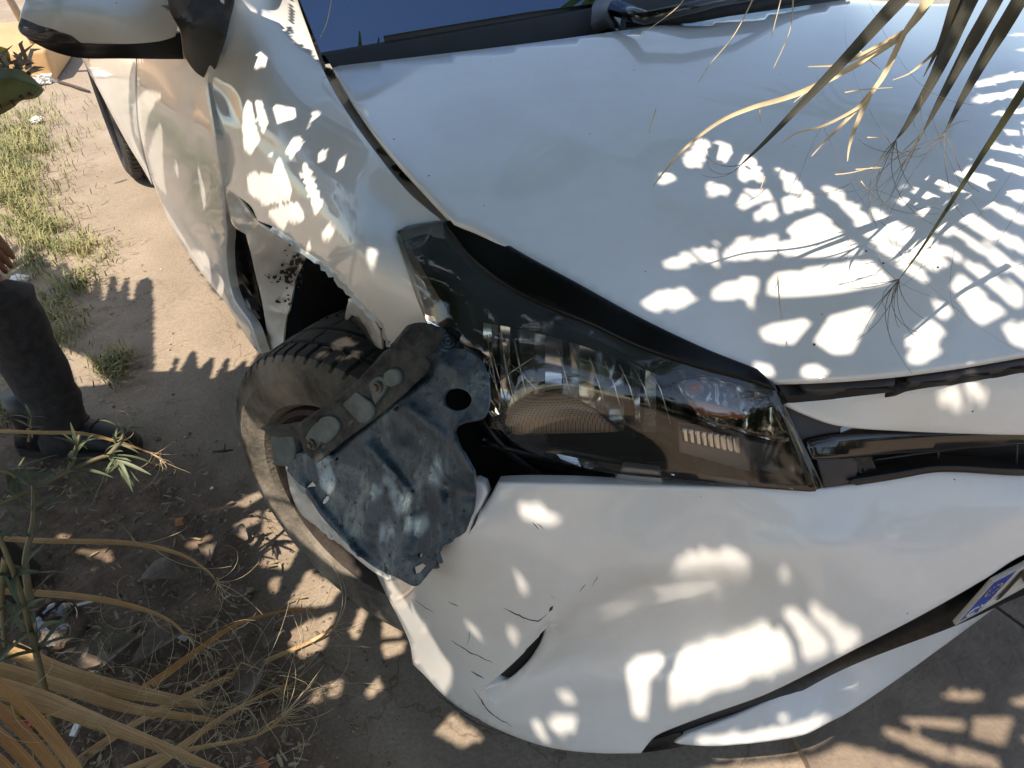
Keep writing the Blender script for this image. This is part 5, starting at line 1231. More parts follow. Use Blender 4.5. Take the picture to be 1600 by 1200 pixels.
# right hand: palm and five bent fingers beside the knee
b = B(); hdn = np.array([.25,-.1,-.95]); hdn /= np.linalg.norm(hdn); side = np.cross(hdn, CAM - hand); side /= np.linalg.norm(side); out = np.cross(side, hdn)
wrist = hand - hdn*.09
b.tube([wrist - hdn*.03, wrist, hand - hdn*.05, hand - hdn*.012], [.026,.024,.030,.028], 10)
for k, L_ in zip((-1.5,-.5,.5,1.5), (.062,.078,.082,.070)):
    p = hand - hdn*.018 + side*k*.0155
    b.tube([p, p + hdn*L_*.4 + out*.012, p + hdn*L_*.75 + out*.010, p + hdn*L_ - out*.002], [.0098,.0095,.0085,.006], 8)
p = wrist + side*.024 + hdn*.02; b.tube([p, p + side*.022 + hdn*.025 + out*.01, p + side*.026 + hdn*.055 + out*.016], [.012,.0105,.007], 8)
b.build('hand', SKIN, person)
# shoes
def shoe(a):
    g0 = np.array([a[0], a[1], 0]); R_ = []
    pr = [(-.115,.026,.05,.03),(-.10,.036,.085,.05),(-.06,.040,.12,.065),(-.01,.041,.125,.07),(.04,.043,.105,.06),(.09,.047,.082,.05),(.14,.047,.066,.042),(.175,.038,.052,.036),(.20,.020,.035,.024),(.206,.006,.02,.02)]
    v = []; n = 16
    for s_, w, h, _ in pr:
        for k in range(n):
            t = 2*math.pi*k/n; z = h*.5 + h*.5*math.sin(t); z = max(.014, z)
            v.append(g0 + fd*s_ + fs*w*math.cos(t)*(1.0 if math.sin(t) < .2 else .92) + np.array([0,0,z]))
    m = len(pr); f = [(i*n+k, i*n+(k+1) % n, (i+1)*n+(k+1) % n, (i+1)*n+k) for i in range(m-1) for k in range(n)] + [tuple(range(n)), tuple((m-1)*n+k for k in range(n-1,-1,-1))]
    sh = mk('shoe', v, f, SHOE, person, sharp=60)
    v = []
    ou = [(s_, w*1.08) for s_, w, *_ in pr]; loop = [(s_, w) for s_, w in ou] + [(s_, -w) for s_, w in ou[::-1]]
    n = len(loop); v = [g0 + fd*s_ + fs*w + (0,0,.022) for s_, w in loop] + [g0 + fd*s_ + fs*w + (0,0,.001) for s_, w in loop]
    mk('sole', v, [tuple(range(n))] + [(i, (i+1) % n, (i+1) % n + n, i + n) for i in range(n)], simple('shoe_sole', (.03,.028,.026), .8), sh, smooth=False)
    mk('sock', *loft([(g0 + fd*(-.035) + (0,0,z), .050, .062, rotp) for z in (.03,.08,.13,.18)], 16), SHOE, sh)
    b = B()
    for i in range(5):
        c = g0 + fd*(.015+.022*i) + (0,0,.118-.011*i); b.tube([c - fs*.026, c + (0,0,.006), c + fs*.026], .0028, 5)
    b.build('laces', SHOE, sh)
shoe(ank - fd*.02); shoe(ank2 - fd*.02)

# ------------------------------------------------------------------ palm overhead: unseen leaves and added strips, cut to shape the light patches below
def TR(pts, ox, oy, s): return np.array([(ox + x/s, oy + y/s) for x, y in pts])
H = lambda *p: TR(p, 1000, 200, 2.6667); H2 = lambda *p: TR(p, 1000, 0, 2.6667); FE = lambda *p: TR(p, 300, 0, 4); FB = lambda *p: TR(p, 200, 250, 4)
DO = lambda *p: TR(p, 100, 60, 4); DL = lambda *p: TR(p, 240, 320, 5); BU = lambda *p: TR(p, 550, 750, 2.666); B2 = lambda *p: TR(p, 950, 800, 2.4615); BK = lambda *p: TR(p, 400, 660, 4.4444)
GA = lambda *p: TR(p, 350, 600, 2); GB = lambda *p: TR(p, 0, 750, 2.6667); GC = lambda *p: TR(p, 0, 350, 3); TY = lambda *p: TR(p, 340, 480, 4)
LIT = []
for poly in (H((170,145),(210,95),(250,52),(285,60),(270,95),(240,168)), H((335,80),(350,68),(370,75),(370,130),(340,142)), H((65,225),(110,193),(155,212),(110,230)), H((285,240),(300,230),(365,250),(365,268),(290,287)),
    H((415,135),(435,145),(448,220),(425,215)), H((445,115),(470,125),(512,215),(480,222)), H((420,290),(440,275),(460,285),(462,325),(425,335)), H((470,260),(535,265),(545,290),(485,312)), H((478,350),(545,312),(565,360),(485,383)),
    H((570,155),(605,175),(680,255),(718,290),(690,288),(620,255)), H((613,285),(640,287),(738,320),(618,348)), H((598,430),(650,385),(765,342),(850,430),(950,525),(850,538),(600,538),(580,500),(590,465),(640,465)),
    H((565,600),(700,578),(955,540),(1060,640),(1000,660),(830,690),(560,707),(525,690),(530,640)), H((105,550),(200,530),(225,545),(215,565),(115,580)), H((245,525),(300,500),(315,515),(310,550),(260,553)), H((370,495),(455,460),(448,535),(360,545)),
    H((470,480),(555,445),(567,470),(562,535),(465,540)), H((10,715),(50,690),(195,675),(210,700),(190,735),(20,748)), H((300,670),(320,645),(415,627),(415,718),(290,722)), H((430,625),(470,622),(480,660),(460,710),(425,712)),
    H((490,850),(520,815),(690,788),(720,810),(640,905),(560,905),(500,880)), H((720,890),(790,780),(960,738),(985,760),(880,948),(800,945)), H((465,1000),(500,985),(540,1000),(555,1030),(560,1040)), H((665,1025),(680,995),(740,992),(775,1035)),
    H((748,222),(770,228),(840,298),(825,300)), H((838,308),(870,310),(1000,430),(1195,630),(1160,635),(1000,500),(870,350)), H((905,283),(930,290),(1100,400),(1265,478),(1210,475),(1300,560),(1240,612),(1130,545),(1020,440)),
    H((1070,283),(1090,285),(1395,480),(1380,487),(1240,410)), H((1135,258),(1160,262),(1350,350),(1470,430),(1600,480),(1600,520),(1440,440)), H((1165,195),(1190,200),(1400,290),(1600,380),(1600,410),(1320,275)),
    H((1285,165),(1320,172),(1600,270),(1600,312),(1450,245)), H((1385,67),(1420,70),(1700,130),(1700,160)), H((1420,143),(1700,215),(1700,250)), H((1410,490),(1500,535),(1700,650),(1700,690),(1440,535)), H((1355,555),(1400,570),(1600,700),(1600,748),(1430,630)),
    H((1240,487),(1330,535),(1320,543)), H((1330,597),(1535,770),(1410,835),(1285,665)), H((1125,905),(1195,792),(1268,868)), H((1110,940),(1265,908),(1140,975)), H((1230,720),(1250,718),(1300,785),(1270,785)), H((1530,850),(1600,805),(1700,900),(1600,915)),
    H((1290,820),(1340,858),(1315,862)), H((1060,655),(1110,695),(1080,690)), H2((1390,345),(1800,335),(1800,362),(1420,360)), H2((1390,412),(1800,412),(1800,438),(1420,430)), H2((1480,470),(1800,472),(1800,490),(1480,485)), H2((1510,520),(1800,530),(1800,550)),
    H2((1480,562),(1800,590),(1800,607)), H2((1530,80),(1800,55),(1800,90)), H2((1480,160),(1800,150),(1800,165)), H2((1560,215),(1800,208),(1800,235)), H2((1500,20),(1700,-10),(1700,20))):
    LIT.append((poly, HOOD_S))
for poly in (H((1240,1120),(1310,1085),(1345,1165),(1300,1160)), H((1360,1035),(1400,1035),(1440,1110),(1390,1140))): LIT.append((poly, GAR_S))
for poly in (FE((310,100),(340,10),(360,20),(365,140),(450,205),(410,210)), FE((360,-200),(580,-200),(590,170),(560,190),(430,110)), FE((605,-200),(640,-200),(740,305),(640,245)), FE((275,290),(300,275),(340,300),(385,400),(380,440),(330,475),(290,400)),
    FE((385,360),(420,335),(470,375),(465,395),(405,418)), FE((495,665),(520,645),(650,670),(660,745),(530,785)), FE((740,715),(770,700),(808,720),(760,755)), FE((385,620),(440,620),(485,770),(440,860),(400,740)), FE((310,800),(345,610),(380,640),(430,880),(370,980),(330,960)),
    FE((595,930),(620,880),(685,870),(685,920),(620,1000)), FE((795,950),(830,930),(825,1000),(800,1000)), FE((905,1060),(930,990),(965,985),(930,1060)), FE((340,1080),(400,1060),(500,1080),(545,950),(630,1180),(610,1280),(430,1290),(345,1200)), FE((690,1060),(710,1010),(800,1250),(800,1320),(770,1320)),
    FB((850,310),(950,270),(1060,250),(1130,370),(1060,420),(1000,400),(960,470),(900,400)), FB((1215,450),(1250,415),(1285,440),(1270,480),(1230,490)), FB((1115,560),(1130,520),(1155,530),(1140,565)), FB((1500,610),(1520,565),(1545,580),(1540,650),(1510,655))):
    LIT.append((poly, FEND_S))
LIT.append((np.array([(482,50),(496,50),(522,100),(520,112),(508,112)]), CH_S))
for poly in (DO((85,120),(640,120),(645,185),(435,180),(415,300),(420,520),(440,640),(520,800),(640,1060),(500,850)), DO((430,400),(500,310),(625,335),(620,370),(540,480),(510,620),(510,700),(440,600)), DO((520,720),(560,570),(620,500),(622,650),(640,1000),(570,900)),
    DO((825,830),(835,740),(880,980),(885,1050),(870,1090),(840,1000)), DO((700,850),(708,760),(712,850)), DO((785,960),(810,1070),(795,1000)), DL((250,350),(400,360),(450,450),(455,560),(440,640),(340,530)), DL((480,690),(520,540),(550,600),(545,690),(525,740)),
    DO((60,60),(100,60),(640,1060),(900,1500),(600,1080))):
    LIT.append((poly, DOOR_S))
for poly in (BU((700,120),(735,108),(840,135),(835,165),(800,180),(720,150)), BU((683,390),(715,415),(718,445),(690,455)), BU((495,585),(505,590),(512,630),(500,625)), BU((670,680),(678,605),(695,660)),
    BU((120,378),(160,395),(240,500),(290,560),(360,680),(440,790),(435,850),(390,925),(330,880),(260,810),(245,740),(200,600),(150,500)), BU((1115,760),(1140,700),(1200,690),(1290,680),(1280,800),(1240,860),(1230,1000),(1170,1000)), BU((825,1010),(870,985),(935,985),(930,1020),(870,1060),(835,1040)),
    BU((755,1020),(780,1010),(810,1080),(790,1075)), BU((860,880),(900,880),(930,930),(870,910)), B2((235,250),(310,175),(500,155),(540,210),(520,235),(440,230),(260,270)), B2((230,500),(240,465),(580,365),(625,390),(710,480),(745,580),(745,610),(250,770),(210,750)),
    B2((650,355),(710,348),(840,480),(880,540),(750,600),(735,500)), B2((775,350),(870,420),(960,470),(930,530),(890,530)), B2((650,210),(685,215),(690,235),(660,225))):
    LIT.append((poly, BUMP_S))
LIT.append((B2((270,885),(540,862),(700,830),(850,790),(840,800),(770,850),(540,885)), LIP_S))
for poly in (BK((445,280),(480,240),(560,260),(560,320),(590,400),(605,470),(570,550),(490,490),(470,370)), BK((945,390),(980,390),(1040,500),(1010,550),(960,490)), BK((1010,600),(1060,540),(1110,570),(1090,640),(1030,650)), BK((1065,740),(1110,700),(1200,670),(1235,700),(1160,780),(1080,770)),
    BK((895,790),(940,745),(1000,770),(980,820),(910,825)), BK((1210,390),(1260,320),(1333,300),(1333,400),(1270,430)), BK((840,520),(870,480),(915,540),(870,550))):
    LIT.append((poly, BR_S))
for poly in (GA((25,370),(110,335),(115,350),(60,380)), GA((25,440),(110,385),(110,430),(40,455)), GA((60,480),(100,465),(95,500)), GA((105,520),(120,380),(165,400),(235,510),(200,580),(100,570),(130,520)), GA((130,600),(180,600),(165,660),(140,650)), GA((195,690),(260,570),(380,630),(330,700),(200,705)),
    GA((195,780),(260,740),(355,705),(340,750),(310,830),(240,860),(205,830)), GA((490,740),(540,735),(560,790),(490,795)), GA((485,810),(570,800),(560,840),(500,860)), GA((650,1090),(710,1020),(820,1110),(740,1140)), GA((265,980),(290,962),(303,985),(275,1005)), GA((325,950),(360,930),(360,970),(335,975)),
    GA((450,960),(470,925),(487,945),(460,975)), GA((400,770),(430,700),(440,720),(410,800)), B2((1080,790),(1380,800),(1370,850),(1150,820)), B2((1400,790),(1560,790),(1520,910),(1390,870)), B2((1050,850),(1100,840),(1310,920),(1290,960)), B2((1330,910),(1500,960),(1490,985),(1320,960)), B2((1480,740),(1700,690),(1700,760)),
    B2((1270,710),(1450,700),(1400,725)), B2((900,880),(1250,975),(1250,1085),(200,1085),(330,985),(560,950),(780,930)), B2((1560,880),(1700,830),(1700,930)), np.array([(-900,-60),(128,-60),(128,95),(200,230),(300,405),(405,548),(366,600),(380,562),(346,588),(354,556),(312,618),(330,556),(303,580),(300,545),(258,612),(276,552),(238,630),(236,430),(217,440),(205,505),(195,430),(184,492),(174,425),(160,505),(150,430),(138,475),(125,425),(110,458),(100,405),(85,432),(70,400),(60,370),(-300,420),(-900,300)]),
    GC((200,430),(260,560),(450,640),(520,740),(350,760),(300,640)), GB((305,280),(380,290),(470,290),(470,360),(420,330),(310,300)), GB((225,235),(260,220),(270,240)), GB((770,270),(880,230),(870,250),(800,280)), GB((130,620),(170,610),(290,660),(290,710),(200,700)), GB((380,740),(420,750),(500,810),(440,815)), GB((870,310),(900,285),(925,300),(900,320))):
    LIT.append((poly, None))
TYS = TPS([(371,714,{'d':1.543}),(362,626,{'d':1.436}),(404,575,{'d':1.319}),(498,906,{'d':1.623}),(421,813,{'d':1.612}),(589,977,{'d':1.574}),(552,803,{'d':1.4})])
TTS = TPS([(430,535,{'d':1.25}),(570,515,{'d':1.25}),(500,590,{'d':1.22})])
LIT.append((TY((110,700),(130,590),(250,700),(340,790),(380,1000),(430,1200),(300,1200),(180,950)), TYS)); LIT.append((np.array([(415,780),(450,780),(520,850),(560,900),(520,890),(450,830)]), TYS))
for p in (TY((680,140),(720,110),(820,190),(640,205)), TY((570,270),(620,250),(660,260),(600,290)), TY((720,300),(800,255),(865,260),(830,290),(760,310))): LIT.append((p, TTS))
# plane square to the sun
E1 = np.cross(SUN, [0,1.0,0]); E1 /= np.linalg.norm(E1); E2 = np.cross(SUN, E1)
if E2[1] < 0: E2 = -E2
def pq(P): P = np.asarray(P, float); return np.stack([P @ E1, P @ E2], -1)
CELL = .005
bb = np.concatenate([pq(HOOD_S.pt([(520,100),(1600,0),(1205,592),(1700,560)])), pq([(-.9,4.0,.3),(-.87,.2,.2),(.62,-.25,0),(.75,.9,.95),(-1.2,1.3,0)]), pq([at(u, v, z=0) for u, v in ((-150,640),(-150,1250),(1700,1250))]), pq([dep(1750,-260,.73)])])
Q0 = bb.min(0) - .06; NX, NY = [int(k) for k in np.minimum((bb.max(0) - Q0 + .06)/CELL, (900, 800))]
lit = np.zeros((NX, NY), bool); need = np.zeros((NX, NY), bool)
gxx, gyy = np.meshgrid(np.arange(NX), np.arange(NY), indexing='ij'); CC = np.stack([Q0[0] + (gxx+.5)*CELL, Q0[1] + (gyy+.5)*CELL], -1)
def fill(mask, poly3):
    p = pq(poly3); lo_ = np.floor((p.min(0) - Q0)/CELL).astype(int) - 1; hi_ = np.ceil((p.max(0) - Q0)/CELL).astype(int) + 2
    lo_ = np.clip(lo_, 0, [NX, NY]); hi_ = np.clip(hi_, 0, [NX, NY])
    if (hi_ <= lo_).any(): return
    sub = CC[lo_[0]:hi_[0], lo_[1]:hi_[1]].reshape(-1, 2)
    mask[lo_[0]:hi_[0], lo_[1]:hi_[1]] |= inside(p, sub).reshape(hi_[0]-lo_[0], hi_[1]-lo_[1])
LITPQ = []
for poly, S in LIT:
    q = np.array(poly, float)
    P = S.pt(q) if S is not None else np.array([at(u, min(max(v, -290), 4000), z=0) for u, v in q])
    tmp = np.zeros((NX, NY), bool); fill(tmp, P); er = tmp.copy()
    for ax_ in (0, 1):
        for d_ in (1, -1): er &= np.roll(tmp, d_, ax_)
    e2 = er.copy()
    for ax_ in (0, 1):
        for d_ in (1, -1): e2 &= np.roll(er, d_, ax_)
    keep_ = e2 if e2.sum() > .62*tmp.sum() else er if er.sum() > .45*tmp.sum() else tmp
    lit |= keep_; LITPQ.append(pq(P))
fill(need, HOOD_S.pt(spline(HOOD_O, 40))); fill(need, FEND_S.pt(spline(FEND_O, 20))); fill(need, BUMP_S.pt(spline(BUMP_O, 20))); fill(need, DOOR_S.pt(spline(DOOR_O, 20))); fill(need, DOOR_S.pt(spline(REAR_O, 20))); fill(need, LAMP_S.pt(spline(LENS_O, 20))); fill(need, LIP_S.pt([(1058,1161),(1318,1037),(1700,860),(1700,900),(1298,1125)]))
fill(need, BR_S.pt(spline(br_pts, 20))); fill(need, GAR_S.pt([(1200,600),(1700,560),(1700,760),(1280,770)]))
fill(need, MIR_S.pt([(20,-60),(330,-60),(330,90),(20,60)]))
fill(need, [at(u, v, z=0) for u, v in ((-150,640),(60,500),(75,410),(240,440),(240,590),(300,540),(420,560),(620,900),(1000,1180),(1600,900),(1700,900),(1700,1250),(-150,1250))])
fill(need, [(-1.8,-.3,0),(.6,-.3,0),(.6,.4,.0),(-1.8,.4,0)])
q_ = []
for u, v in ((500,0),(1200,-30),(1000,45),(540,85)):     # open sky that the windscreen mirrors
    d_ = ray(u, v); d_ = d_/np.linalg.norm(d_); n_w = np.array([0,-.515,.857]); r_ = d_ - 2*(d_ @ n_w)*n_w; P_ = wp(u, v, 0); q_.append(P_ + r_*(2.6 - P_ @ SUN)/(r_ @ SUN))
fill(need, [dep(u, v, .73) for u, v in ((1000,-260),(1750,-260),(1750,300),(1420,470),(1380,380),(1120,290))])
fill(need, [(-.7,.7,.93),(.7,.7,.93),wsp(.7,.1),wsp(-.7,.1)]); fill(need, [(-.9,.25,.5),(-.88,1.7,.5),(-.7,1.7,.95),(-.6,.4,.85)])
need &= ~lit
ATT = 'palm_tree'
palm = empty('palm_tree', (1.35, -1.75, 0), 'fan palm overhanging the car, hanging leaf tips with fine threads in view', 'palm')
TRUNK = simple('palm_trunk', (.10,.07,.05), .9, col2=(.22,.165,.12), scale=14, bump=.8, bscale=30)
b = B(); tp = np.array([-2.1, -1.75, 4.3])
trunk_pts = [np.array([1.35,-1.75,0]), np.array([1.25,-1.8,1.6]), np.array([.85,-1.85,3.2]), np.array([.2,-1.8,4.6])]
tt = []
for i in range(3):
    for k in range(10): tt.append(trunk_pts[i] + (trunk_pts[i+1]-trunk_pts[i])*k/10)
tt.append(trunk_pts[-1]); b.tube(tt, [.19 + .02*(i % 2) - .0015*i for i in range(len(tt))], 14); b.build('trunk', TRUNK, palm)
crown = trunk_pts[-1]
cov = np.zeros((NX, NY), bool)
def grid(p): return np.floor((p - Q0)/CELL).astype(int)
PADM = 4
def look(mask, p):
    g_ = np.floor((p - Q0)/CELL).astype(int); ok = (g_[..., 0] >= 0) & (g_[..., 0] < NX) & (g_[..., 1] >= 0) & (g_[..., 1] < NY)
    return mask[np.clip(g_[..., 0], 0, NX-1), np.clip(g_[..., 1], 0, NY-1)] & ok
def band(p, w, t):
    """sample points across blades: p (m,2), half widths w (m)"""
    n = np.array([-t[1], t[0]]); k = np.linspace(-1, 1, max(3, int(2*np.max(w)/CELL*1.3) + 2))
    return p[:, None, :] + n*(np.asarray(w)[:, None]*k)[..., None]
def blocked_many(p, w, t): return look(lit, band(p, w, t)).any(1)
def mark_many(p, w, t):
    g_ = np.floor((band(p, w, t).reshape(-1, 2) - Q0)/CELL).astype(int); ok = (g_[:, 0] >= 0) & (g_[:, 0] < NX) & (g_[:, 1] >= 0) & (g_[:, 1] < NY); g_ = g_[ok]
    cov[g_[:, 0], g_[:, 1]] = True
def clear_of_view(P):
    """leaves hang above head height: lift a blade that would dip in front of the photographer"""
    P = np.array(P)
    for _ in range(16):
        q = proj(P)
        near_ = np.linalg.norm(P - CAM, axis=1) < .75
        if not (near_ | ((q[:, 2] > .02) & (q[:, 1] > -70) & (q[:, 0] > -150) & (q[:, 0] < 1750))).any(): return P
        P = P + SUN*.12
    return P
def fan(c, head, Ls, nseg, span, H, first):
    """one palm leaf: blades from the hub c (on the sun-square plane), H metres up the sun line; each blade ends where a gap begins"""
    b = B(); any_ = False
    for i in range(nseg):
        a = head + (i/(nseg-1) - .5)*span + random.uniform(-.02,.02); t = np.array([math.cos(a), math.sin(a)]); L = Ls*random.uniform(.85, 1.08)*(1 - .25*abs(i/(nseg-1) - .5)*2)
        W = min(.030, Ls*span/nseg*.42); rs = np.arange(.03, L, .005)
        wv = W*np.minimum(1, rs/(Ls*.45))*np.minimum(1, (L - rs)/(L*.45) + .08); pv = c + t*rs[:, None]
        bl = blocked_many(pv, wv*.95, t); free = np.flatnonzero(~bl)
        if len(free) < 8: continue
        i0 = free[0]; nb = np.flatnonzero(bl[i0:]); i1 = i0 + (nb[0] if len(nb) else len(bl) - i0)
        if i1 - i0 < 8: continue
        mark_many(pv[i0:i1], wv[i0:i1], t)
        pts = [(pv[k], rs[k]) for k in range(i0, i1)]; ws = list(wv[i0:i1])
        if len(pts) < 3: continue
        keep = list(range(0, len(pts), 11)); 
        if keep[-1] != len(pts)-1: keep.append(len(pts)-1)
        P_, w_ = [], []
        for k in keep:
            p, r = pts[k]; hh = H - .22*(r/Ls)**2 + .03*math.sin(i*1.7); P_.append(E1*p[0] + E2*p[1] + SUN*hh); w_.append(ws[k])
        if len(P_) < 2: continue
        P_ = clear_of_view(P_)
        b.strip(P_, w_, SUN, .18); any_ = True
    if not any_: return None
    hub = E1*c[0] + E2*c[1] + SUN*H; back = -(E1*math.cos(head) + E2*math.sin(head))
    o = b.build('palm_leaf', PALMG, palm)
    return o
random.seed(11)
tot = need.sum(); nfan = 0
# plane distance: leaves hang 1.9 to 3.4 m up the sun line, above the camera
for it in range(150):
    un = need & ~cov
    if un.sum() < tot*.02: break
    idx = np.argwhere(un); k = idx[random.randrange(len(idx))]
    q = Q0 + (k + .5)*CELL; head = random.uniform(0, 6.28) if it > 12 else random.uniform(2.2, 4.2)
    Ls = random.uniform(.65, .95) if it < 60 else random.uniform(.35, .6)
    c = q - np.array([math.cos(head), math.sin(head)])*Ls*random.uniform(.25, .6)
    for tr_ in range(6):
        g_ = grid(c)
        if 0 <= g_[0] < NX and 0 <= g_[1] < NY and lit[max(0,g_[0]-3):g_[0]+4, max(0,g_[1]-3):g_[1]+4].any():
            head = random.uniform(0, 6.28); c = q - np.array([math.cos(head), math.sin(head)])*Ls*random.uniform(.1, .6)
    if fan(c, head, Ls, random.randint(26, 34) if it < 60 else 18, random.uniform(3.2, 4.4), random.uniform(2.1, 2.5), it): nfan += 1
# added unseen strips that give the light patches their crisp borders
edges = []
for pg in LITPQ:
    area = sum(pg[i][0]*pg[(i+1) % len(pg)][1] - pg[(i+1) % len(pg)][0]*pg[i][1] for i in range(len(pg)))
    if abs(area) > .25: continue
    sg = 1 if area > 0 else -1
    for i in range(len(pg)):
        a_, b_ = pg[i], pg[(i+1) % len(pg)]; L = np.linalg.norm(b_ - a_)
        if L < .012: continue
        t = (b_ - a_)/L; o_ = np.array([t[1], -t[0]])*sg
        for w in (.011, .006, .0035):
            rs = np.arange(-.008, L + .008, .004); pv = a_ + t*rs[:, None] + o_*(w - .002); fr = ~blocked_many(pv, np.full(len(rs), w*.9), t)
            k = 0
            while k < len(rs):
                if not fr[k]: k += 1; continue
                j = k
                while j < len(rs) and fr[j]: j += 1
                if j - k >= 4:
                    mark_many(pv[k:j], np.full(j-k, w), t); edges.append((pv[k], t, w, np.linspace(0, rs[j-1]-rs[k], max(3, int((rs[j-1]-rs[k])/.04)))))
                k = j
            if fr.mean() > .8: break
for i in range(0, len(edges), 40):
    b = B(); ZT = random.uniform(1.36, 1.8)
    for q, t, w, ss in edges[i:i+40]:
        H_ = (ZT - E1[2]*q[0] - E2[2]*q[1])/SUN[2]
        b.strip(clear_of_view([E1*(q + t*s_)[0] + E2*(q + t*s_)[1] + SUN*H_ for s_ in ss]), [w]*len(ss), SUN, .15)
    b.build('palm_leaf', PALMG, palm)
for u, v, hd_ in ((620,10,.4),(760,5,2.2),(880,0,3.6),(1020,-10,1.2)):
    d_ = ray(u, v); d_ = d_/np.linalg.norm(d_); n_w = np.array([0,-.515,.857]); r_ = d_ - 2*(d_ @ n_w)*n_w; P_ = wp(u, v, 0) + r_*random.uniform(2.2, 2.8)
    b = B()
    for i in range(13):
        a = hd_ + (i/12 - .5)*1.5 + random.uniform(-.04,.04); L = random.uniform(.45, .75); dr_ = np.array([math.cos(a), math.sin(a), random.uniform(-.25,.05)])
        b.strip([P_ + dr_*L*t_ - np.array([0,0,.15*t_*t_]) for t_ in np.linspace(.05, 1, 6)], .017*np.array([.4,1,1,.8,.5,.1]), UPC, .25)
    b.build('palm_leaf', PALMG, palm)
# added unseen strips that shade the narrow bars between the light patches
strips = []
RS = np.arange(0, .24, .005)
def run(p, t, w):
    bl = np.flatnonzero(blocked_many(p + t*RS[:, None], np.full(len(RS), w), t))
    return -1 if len(bl) and bl[0] == 0 else RS[bl[0] - 1] if len(bl) else RS[-1]
for it in range(9000):
    un = need & ~cov
    if it % 60 == 0:
        idx = np.argwhere(un)
        if len(idx) < tot*.0012: break
    k = idx[random.randrange(len(idx))]
    if cov[k[0], k[1]]: continue
    q = Q0 + (k + .5)*CELL; best = None
    for w in (.016, .010, .006, .0038, .0024):
        for j in range(14):
            a = math.pi*j/14; t = np.array([math.cos(a), math.sin(a)])
            l1 = run(q, t, w)
            if l1 < 0: continue
            l2 = max(0, run(q, -t, w)); sc_ = (l1 + l2 + .03)*w**.7
            if best is None or sc_ > best[0]: best = (sc_, t, w, l1, l2)
        if best: break
    if best is None: cov[k[0], k[1]] = True; continue
    _, t, w, l1, l2 = best; m_ = max(3, int((l1 + l2)/.03)); ss = np.linspace(-l2, l1, m_)
    sa = np.arange(-l2, l1 + .001, .004); mark_many(q + t*sa[:, None], np.full(len(sa), w), t)
    strips.append((q, t, w, ss))
dil = lit.copy()
for _ in range(9):
    d2 = dil.copy()
    for ax_ in (0, 1):
        for d_ in (1, -1): d2 |= np.roll(dil, d_, ax_)
    dil = d2
def nearlit(q):
    g_ = grid(q); return bool(0 <= g_[0] < NX and 0 <= g_[1] < NY and dil[g_[0], g_[1]])
far_s = [z for z in strips if not nearlit(z[0])]; strips = [z for z in strips if nearlit(z[0])]
far_s.sort(key=lambda z: (int(z[0][0]/.5), z[0][1]))
for i in range(0, len(far_s), 110):
    b = B(); ZT = random.uniform(2.1, 2.4)
    for q, t, w, ss in far_s[i:i+110]:
        H_ = (ZT - E1[2]*q[0] - E2[2]*q[1])/SUN[2]
        P_ = [E1*(q + t*s_)[0] + E2*(q + t*s_)[1] + SUN*(H_ + .02*math.sin(s_*9 + i)) for s_ in ss]
        P_ = clear_of_view(P_)
        b.strip(P_, [w*.9] + [w]*(len(P_)-2) + [w*.9], SUN, .15)
    b.build('palm_leaf', PALMG, palm)
strips.sort(key=lambda z: (int(z[0][0]/.5), z[0][1]))
for i in range(0, len(strips), 110):
    b = B(); ZT = random.uniform(1.33, 1.55)
    for q, t, w, ss in strips[i:i+110]:
        H_ = (ZT - E1[2]*q[0] - E2[2]*q[1])/SUN[2]
        P_ = [E1*(q + t*s_)[0] + E2*(q + t*s_)[1] + SUN*(H_ + .02*math.sin(s_*9 + i)) for s_ in ss]
        P_ = clear_of_view(P_)
        b.strip(P_, [w*.9] + [w]*(len(P_)-2) + [w*.9], SUN, .15)
    b.build('palm_leaf', PALMG, palm)
print('strips', len(strips)); DBG = (lit, need, cov)
print('fans', nfan, 'uncovered', (need & ~cov).sum()/tot)
# leaf tips that hang into view over the hood
vl = bpy.data.objects.new('palm_leaf', None); COL.objects.link(vl); put(vl, palm)
def blade(pts, w, mat=PALMGREY, name='leaf_blade', a=.8, tip=.06, fold=.3, nf=5, L=.12, fm=None):
    L3 = P3(pts, 10); nrm = [(CAM - p) for p in L3]; b = B(); b.strip(L3, taper(len(L3), w, a, tip), nrm, fold); o = b.build(name, mat, vl)
    if nf:
        b = B(); fibres(b, L3[-1], L3[-1]-L3[-5], nf, L, .30, .00045, .8, .2); f = b.build('threads', fm or FIBD, o); f['kind'] = 'stuff'
blade([(1520,-120,.66),(1405,0,.70),(1330,82,.73),(1255,160,.76),(1195,222,.78),(1157,258,.79)], .0075, nf=3, L=.09, a=.95)
blade([(1545,-130,.66),(1500,-20,.69),(1470,65,.72),(1443,120,.735)], .0055, nf=0, a=.9); blade([(1560,-130,.66),(1515,-20,.70),(1478,60,.725),(1440,150,.74)], .0045, nf=2, a=.9, L=.05)
blade([(1580,-120,.66),(1512,10,.70),(1465,110,.73),(1420,190,.75),(1400,218,.76)], .0058, nf=6, a=.6, L=.11)
blade([(1620,-120,.66),(1550,10,.70),(1505,90,.73),(1462,170,.755),(1443,205,.765)], .0058, nf=6, a=.6, L=.11)
blade([(1660,-120,.66),(1590,5,.70),(1545,80,.73),(1500,160,.755),(1476,208,.765)], .0062, nf=6, a=.6, L=.11)
blade([(1680,20,.62),(1600,140,.66),(1555,210,.69),(1500,295,.72),(1440,388,.75),(1405,436,.77)], .0036, leaf_mat('palm_blade_olive', (.035,.042,.018), (.06,.068,.03), .05, 8), nf=12, a=.8, L=.10)
def dryb(pts, w, a=.9, nf=0): blade(pts, w, FIB, 'dry_leaf_split', a, .15, .3, nf, .06, FIB)
dryb([(1520,-130,.70),(1450,0,.72),(1418,45,.73),(1405,65,.735)], .0065, a=3)
